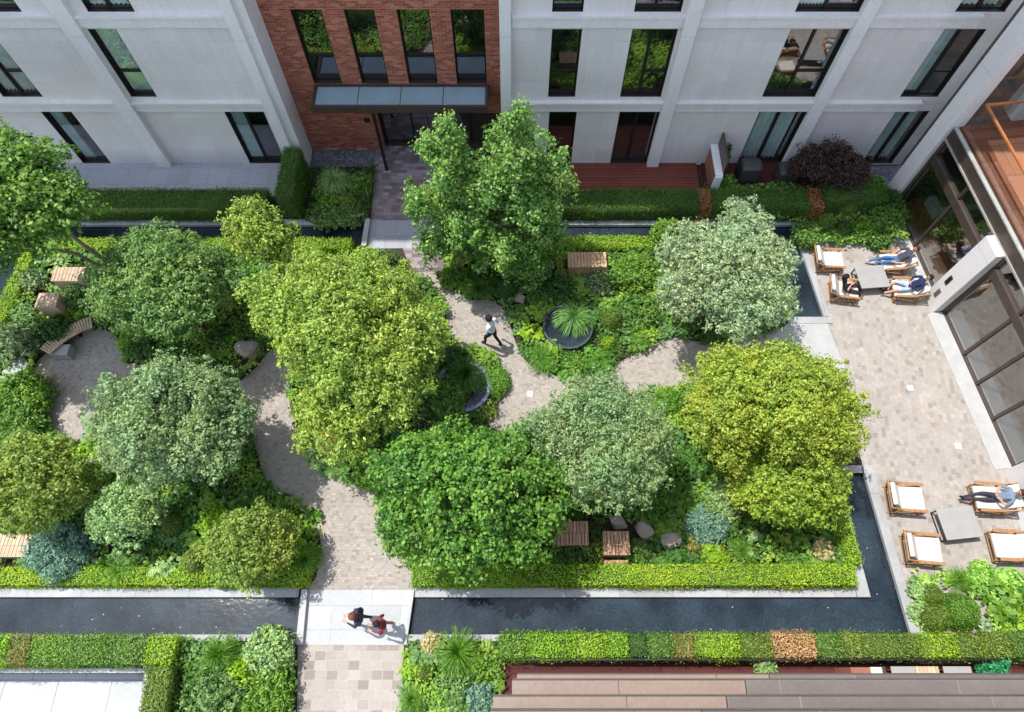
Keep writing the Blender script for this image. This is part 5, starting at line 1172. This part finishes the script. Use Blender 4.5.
    bmesh.ops.transform(hb, matrix=m4, verts=hb.verts); hm = bpy.data.meshes.new('hair'); hb.to_mesh(hm); hb.free()
    for p in hm.polygons: p.use_smooth = True
    link('hair', hm, hair, o)
    return o
def cl(name, c, v=.15): return plain(name, hx(c), .85, var=v, nscale=9)
EYE = plain('eye', (.03, .02, .015), .3); LIP = plain('lip', hx('#a8604f'), .5)
HD = cl('dark_hair', '#1e1815'); HB = cl('brown_hair', '#3c2a1e'); HA = cl('auburn_hair', '#6b3a22', .4)
def recl(ext=1.0, leg_z=.12, kz=.50, hands=0, spread=.10, lean=0):
    J = dict(pel=(-.13, 0, .46), che=(-.36 + lean, 0, .80), nec=(-.44 + lean, 0, .98), hea=(-.47 + lean * 1.3, 0, 1.11), face=(.9, 0, .45))
    for s, g_ in (('L', 1), ('R', -1)):
        J['sho' + s] = (-.39 + lean, .17 * g_, .90); J['elb' + s] = (-.22 + lean * .6, .31 * g_, .66); J['wri' + s] = (.00, .22 * g_, .60) if hands == 0 else (-.02, .06 * g_, .74)
        J['hip' + s] = (-.08, .085 * g_, .44); J['kne' + s] = (.33, (.06 + spread) * g_, kz + (.03 if g_ > 0 else 0)); J['ank' + s] = (.33 + .40 * ext, spread * g_ * .8, leg_z + (.05 if g_ > 0 else 0)); J['toe' + s] = (.33 + .40 * ext + .12, spread * g_ * .9, leg_z + (.05 if g_ > 0 else 0) + .05)
    return J
def sit(i, J, **k):
    x, y, rz = CP[i]; z = .03 if x > 13.3 else 0; return person(loc=(x, y, z), rz=rz, J=J, scale=.93, **k)
J = recl(1.0, .34, .50, spread=.05); J['ankR'] = (.76, -.20, .16); J['toeR'] = (.88, -.24, .2)
sit(1, J, label='person in jeans and dark top lying back in the upper right lounge chair', top=cl('slate_top', '#41424e'), bottom=cl('blue_jeans', '#3f6a9a'), shoe=cl('pale_shoe', '#b9b3a6'), hair=HB)
J = recl(.6, .10, .50, hands=1, lean=.10); sit(2, J, label='dark haired person in black bending over in the lower left chair', top=cl('black_top', '#1b181b'), bottom=cl('dark_trousers', '#262228'), shoe=cl('tan_shoe', '#7a5238'), hair=HD, long_hair=True)
J = recl(.85, .10, .50, hands=1, spread=.12); sit(3, J, label='person in navy shirt and pale blue shorts in the chair by the pier', top=cl('navy_shirt', '#1c2748'), bottom=cl('pale_blue_shorts', '#9fb4c8'), shoe=cl('black_shoe', '#1a1a1c'), hair=HD, bare_leg=True, bare_arm=False)
J = recl(1.0, .20, .52, hands=1, spread=.04); sit(5, J, label='person in grey blue clothes with dark leggings lying in the lower lounge chair', top=cl('greyblue_top', '#6b7d90'), bottom=cl('dark_leggings', '#34303c'), shoe=cl('black_shoe_b', '#17171a'), hair=HB)
J = dict(pel=(0, 0, .93), che=(.03, 0, 1.26), nec=(.05, 0, 1.47), hea=(.08, 0, 1.60), face=(1, 0, -.15),
         shoL=(.03, .18, 1.40), elbL=(.10, .25, 1.14), wriL=(.26, .16, 1.28), shoR=(.03, -.18, 1.40), elbR=(-.08, -.25, 1.12), wriR=(.05, -.24, .90),
         hipL=(.01, .085, .90), kneL=(.26, .09, .52), ankL=(.34, .09, .10), toeL=(.48, .10, .06), hipR=(-.01, -.085, .90), kneR=(-.06, -.09, .48), ankR=(-.36, -.09, .12), toeR=(-.26, -.09, .035))
J2 = dict(J); J2.update(kneL=(.16, .09, .50), ankL=(.18, .09, .08), toeL=(.32, .1, .04), kneR=(.02, -.09, .48), ankR=(-.16, -.09, .09), toeR=(-.03, -.09, .035), hea=(.10, 0, 1.59), wriL=(.34, .10, 1.10), wriR=(.30, -.12, 1.12))
JW = dict(J2); JW.update(wriL=(.16, .24, .96), elbL=(.04, .25, 1.14), wriR=(.10, -.27, .90), elbR=(-.05, -.26, 1.12), kneL=(.20, .09, .50), ankL=(.22, .09, .09), toeL=(.36, .1, .05), ankR=(-.26, -.09, .12), toeR=(-.15, -.09, .035), kneR=(-.03, -.09, .48))
x, y = G(493, 345); person('walking person in white shirt and black trousers on the winding path', (x, y, .012), math.radians(150), JW, cl('white_shirt', '#c4ccd4'), cl('black_trousers', '#17161a'), cl('black_shoes', '#101012'), HD, bare_arm=False, scale=1.06)
x, y = G(367, 621); person('auburn haired person in navy coat on the stone bridge', (x, y, .024), math.radians(185), J2, cl('navy_coat', '#262e44'), cl('navy_trousers', '#20242f'), cl('shoes_c', '#33271f'), HA, long_hair=True, bare_arm=False, scale=.92)
x, y = G(389, 627); person('person in dark red patterned coat on the stone bridge', (x, y, .024), math.radians(195), J2, cl('red_coat', '#7a2c34', .4), cl('pinkish_trousers', '#a87468', .3), cl('shoes_d', '#5a3a34'), HD, bare_arm=False, scale=.88)
bx, by = G(346, 617, .9)
t = empty('shoulder_bag', (bx + .30, by + .16, .85), 'small dark blue bag carried by the auburn haired person', 'bag')
m = MB(); m.box(-.12, .12, -.07, .07, -.14, .12, top=.02); m.build('bag_body', cl('blue_bag', '#28344e'), t, bevel=.03); m = MB(); m.tube([(-.1, 0, .11), (-.06, 0, .26), (.06, 0, .26), (.1, 0, .11)], .012, 6); m.build('strap', BLACK, t)

# ================================================================== LIGHT, SKY, CAMERA
w = bpy.data.worlds.new('World'); scn.world = w; w.use_nodes = True
nt = w.node_tree; bg = nt.nodes['Background']; sky = nt.nodes.new('ShaderNodeTexSky'); sky.sky_type = 'NISHITA'; sky.sun_disc = False
elev = math.atan(1 / math.hypot(SX, SY)); sunaz = math.atan2(-SX, -SY)     # direction towards the sun, measured from +Y to +X
sky.sun_elevation = elev; sky.sun_rotation = sunaz; sky.air_density = 1.0; sky.dust_density = .8
hs = nt.nodes.new('ShaderNodeHueSaturation'); hs.inputs['Saturation'].default_value = .62; nt.links.new(sky.outputs[0], hs.inputs['Color']); nt.links.new(hs.outputs[0], bg.inputs[0]); bg.inputs[1].default_value = .15
sd = bpy.data.lights.new('sun', 'SUN'); sd.energy = 2.25; sd.angle = math.radians(.53); sd.color = (1.0, .97, .925)
so = bpy.data.objects.new('sun', sd); COL.objects.link(so); so.location = (-20, 10, 40)
so.rotation_euler = Vector((SX, SY, -1)).to_track_quat('-Z', 'Y').to_euler()
cam = bpy.data.cameras.new('camera'); co = bpy.data.objects.new('camera', cam); COL.objects.link(co); scn.camera = co
cam.sensor_width = 36; cam.lens = FP * 36 / 1024; cam.clip_start = .1; cam.clip_end = 3000
co.location = (0, 0, CH); co.rotation_euler = (TILT, 0, 0)
vs = scn.view_settings; vs.view_transform = 'Standard'; vs.look = 'None'; vs.exposure = 1.42; vs.gamma = 1; vs.use_curve_mapping = False
scn.cycles.max_bounces = 8; scn.cycles.transparent_max_bounces = 12; scn.cycles.use_denoising = True; scn.cycles.sample_clamp_indirect = 6
bpy.context.view_layer.update()
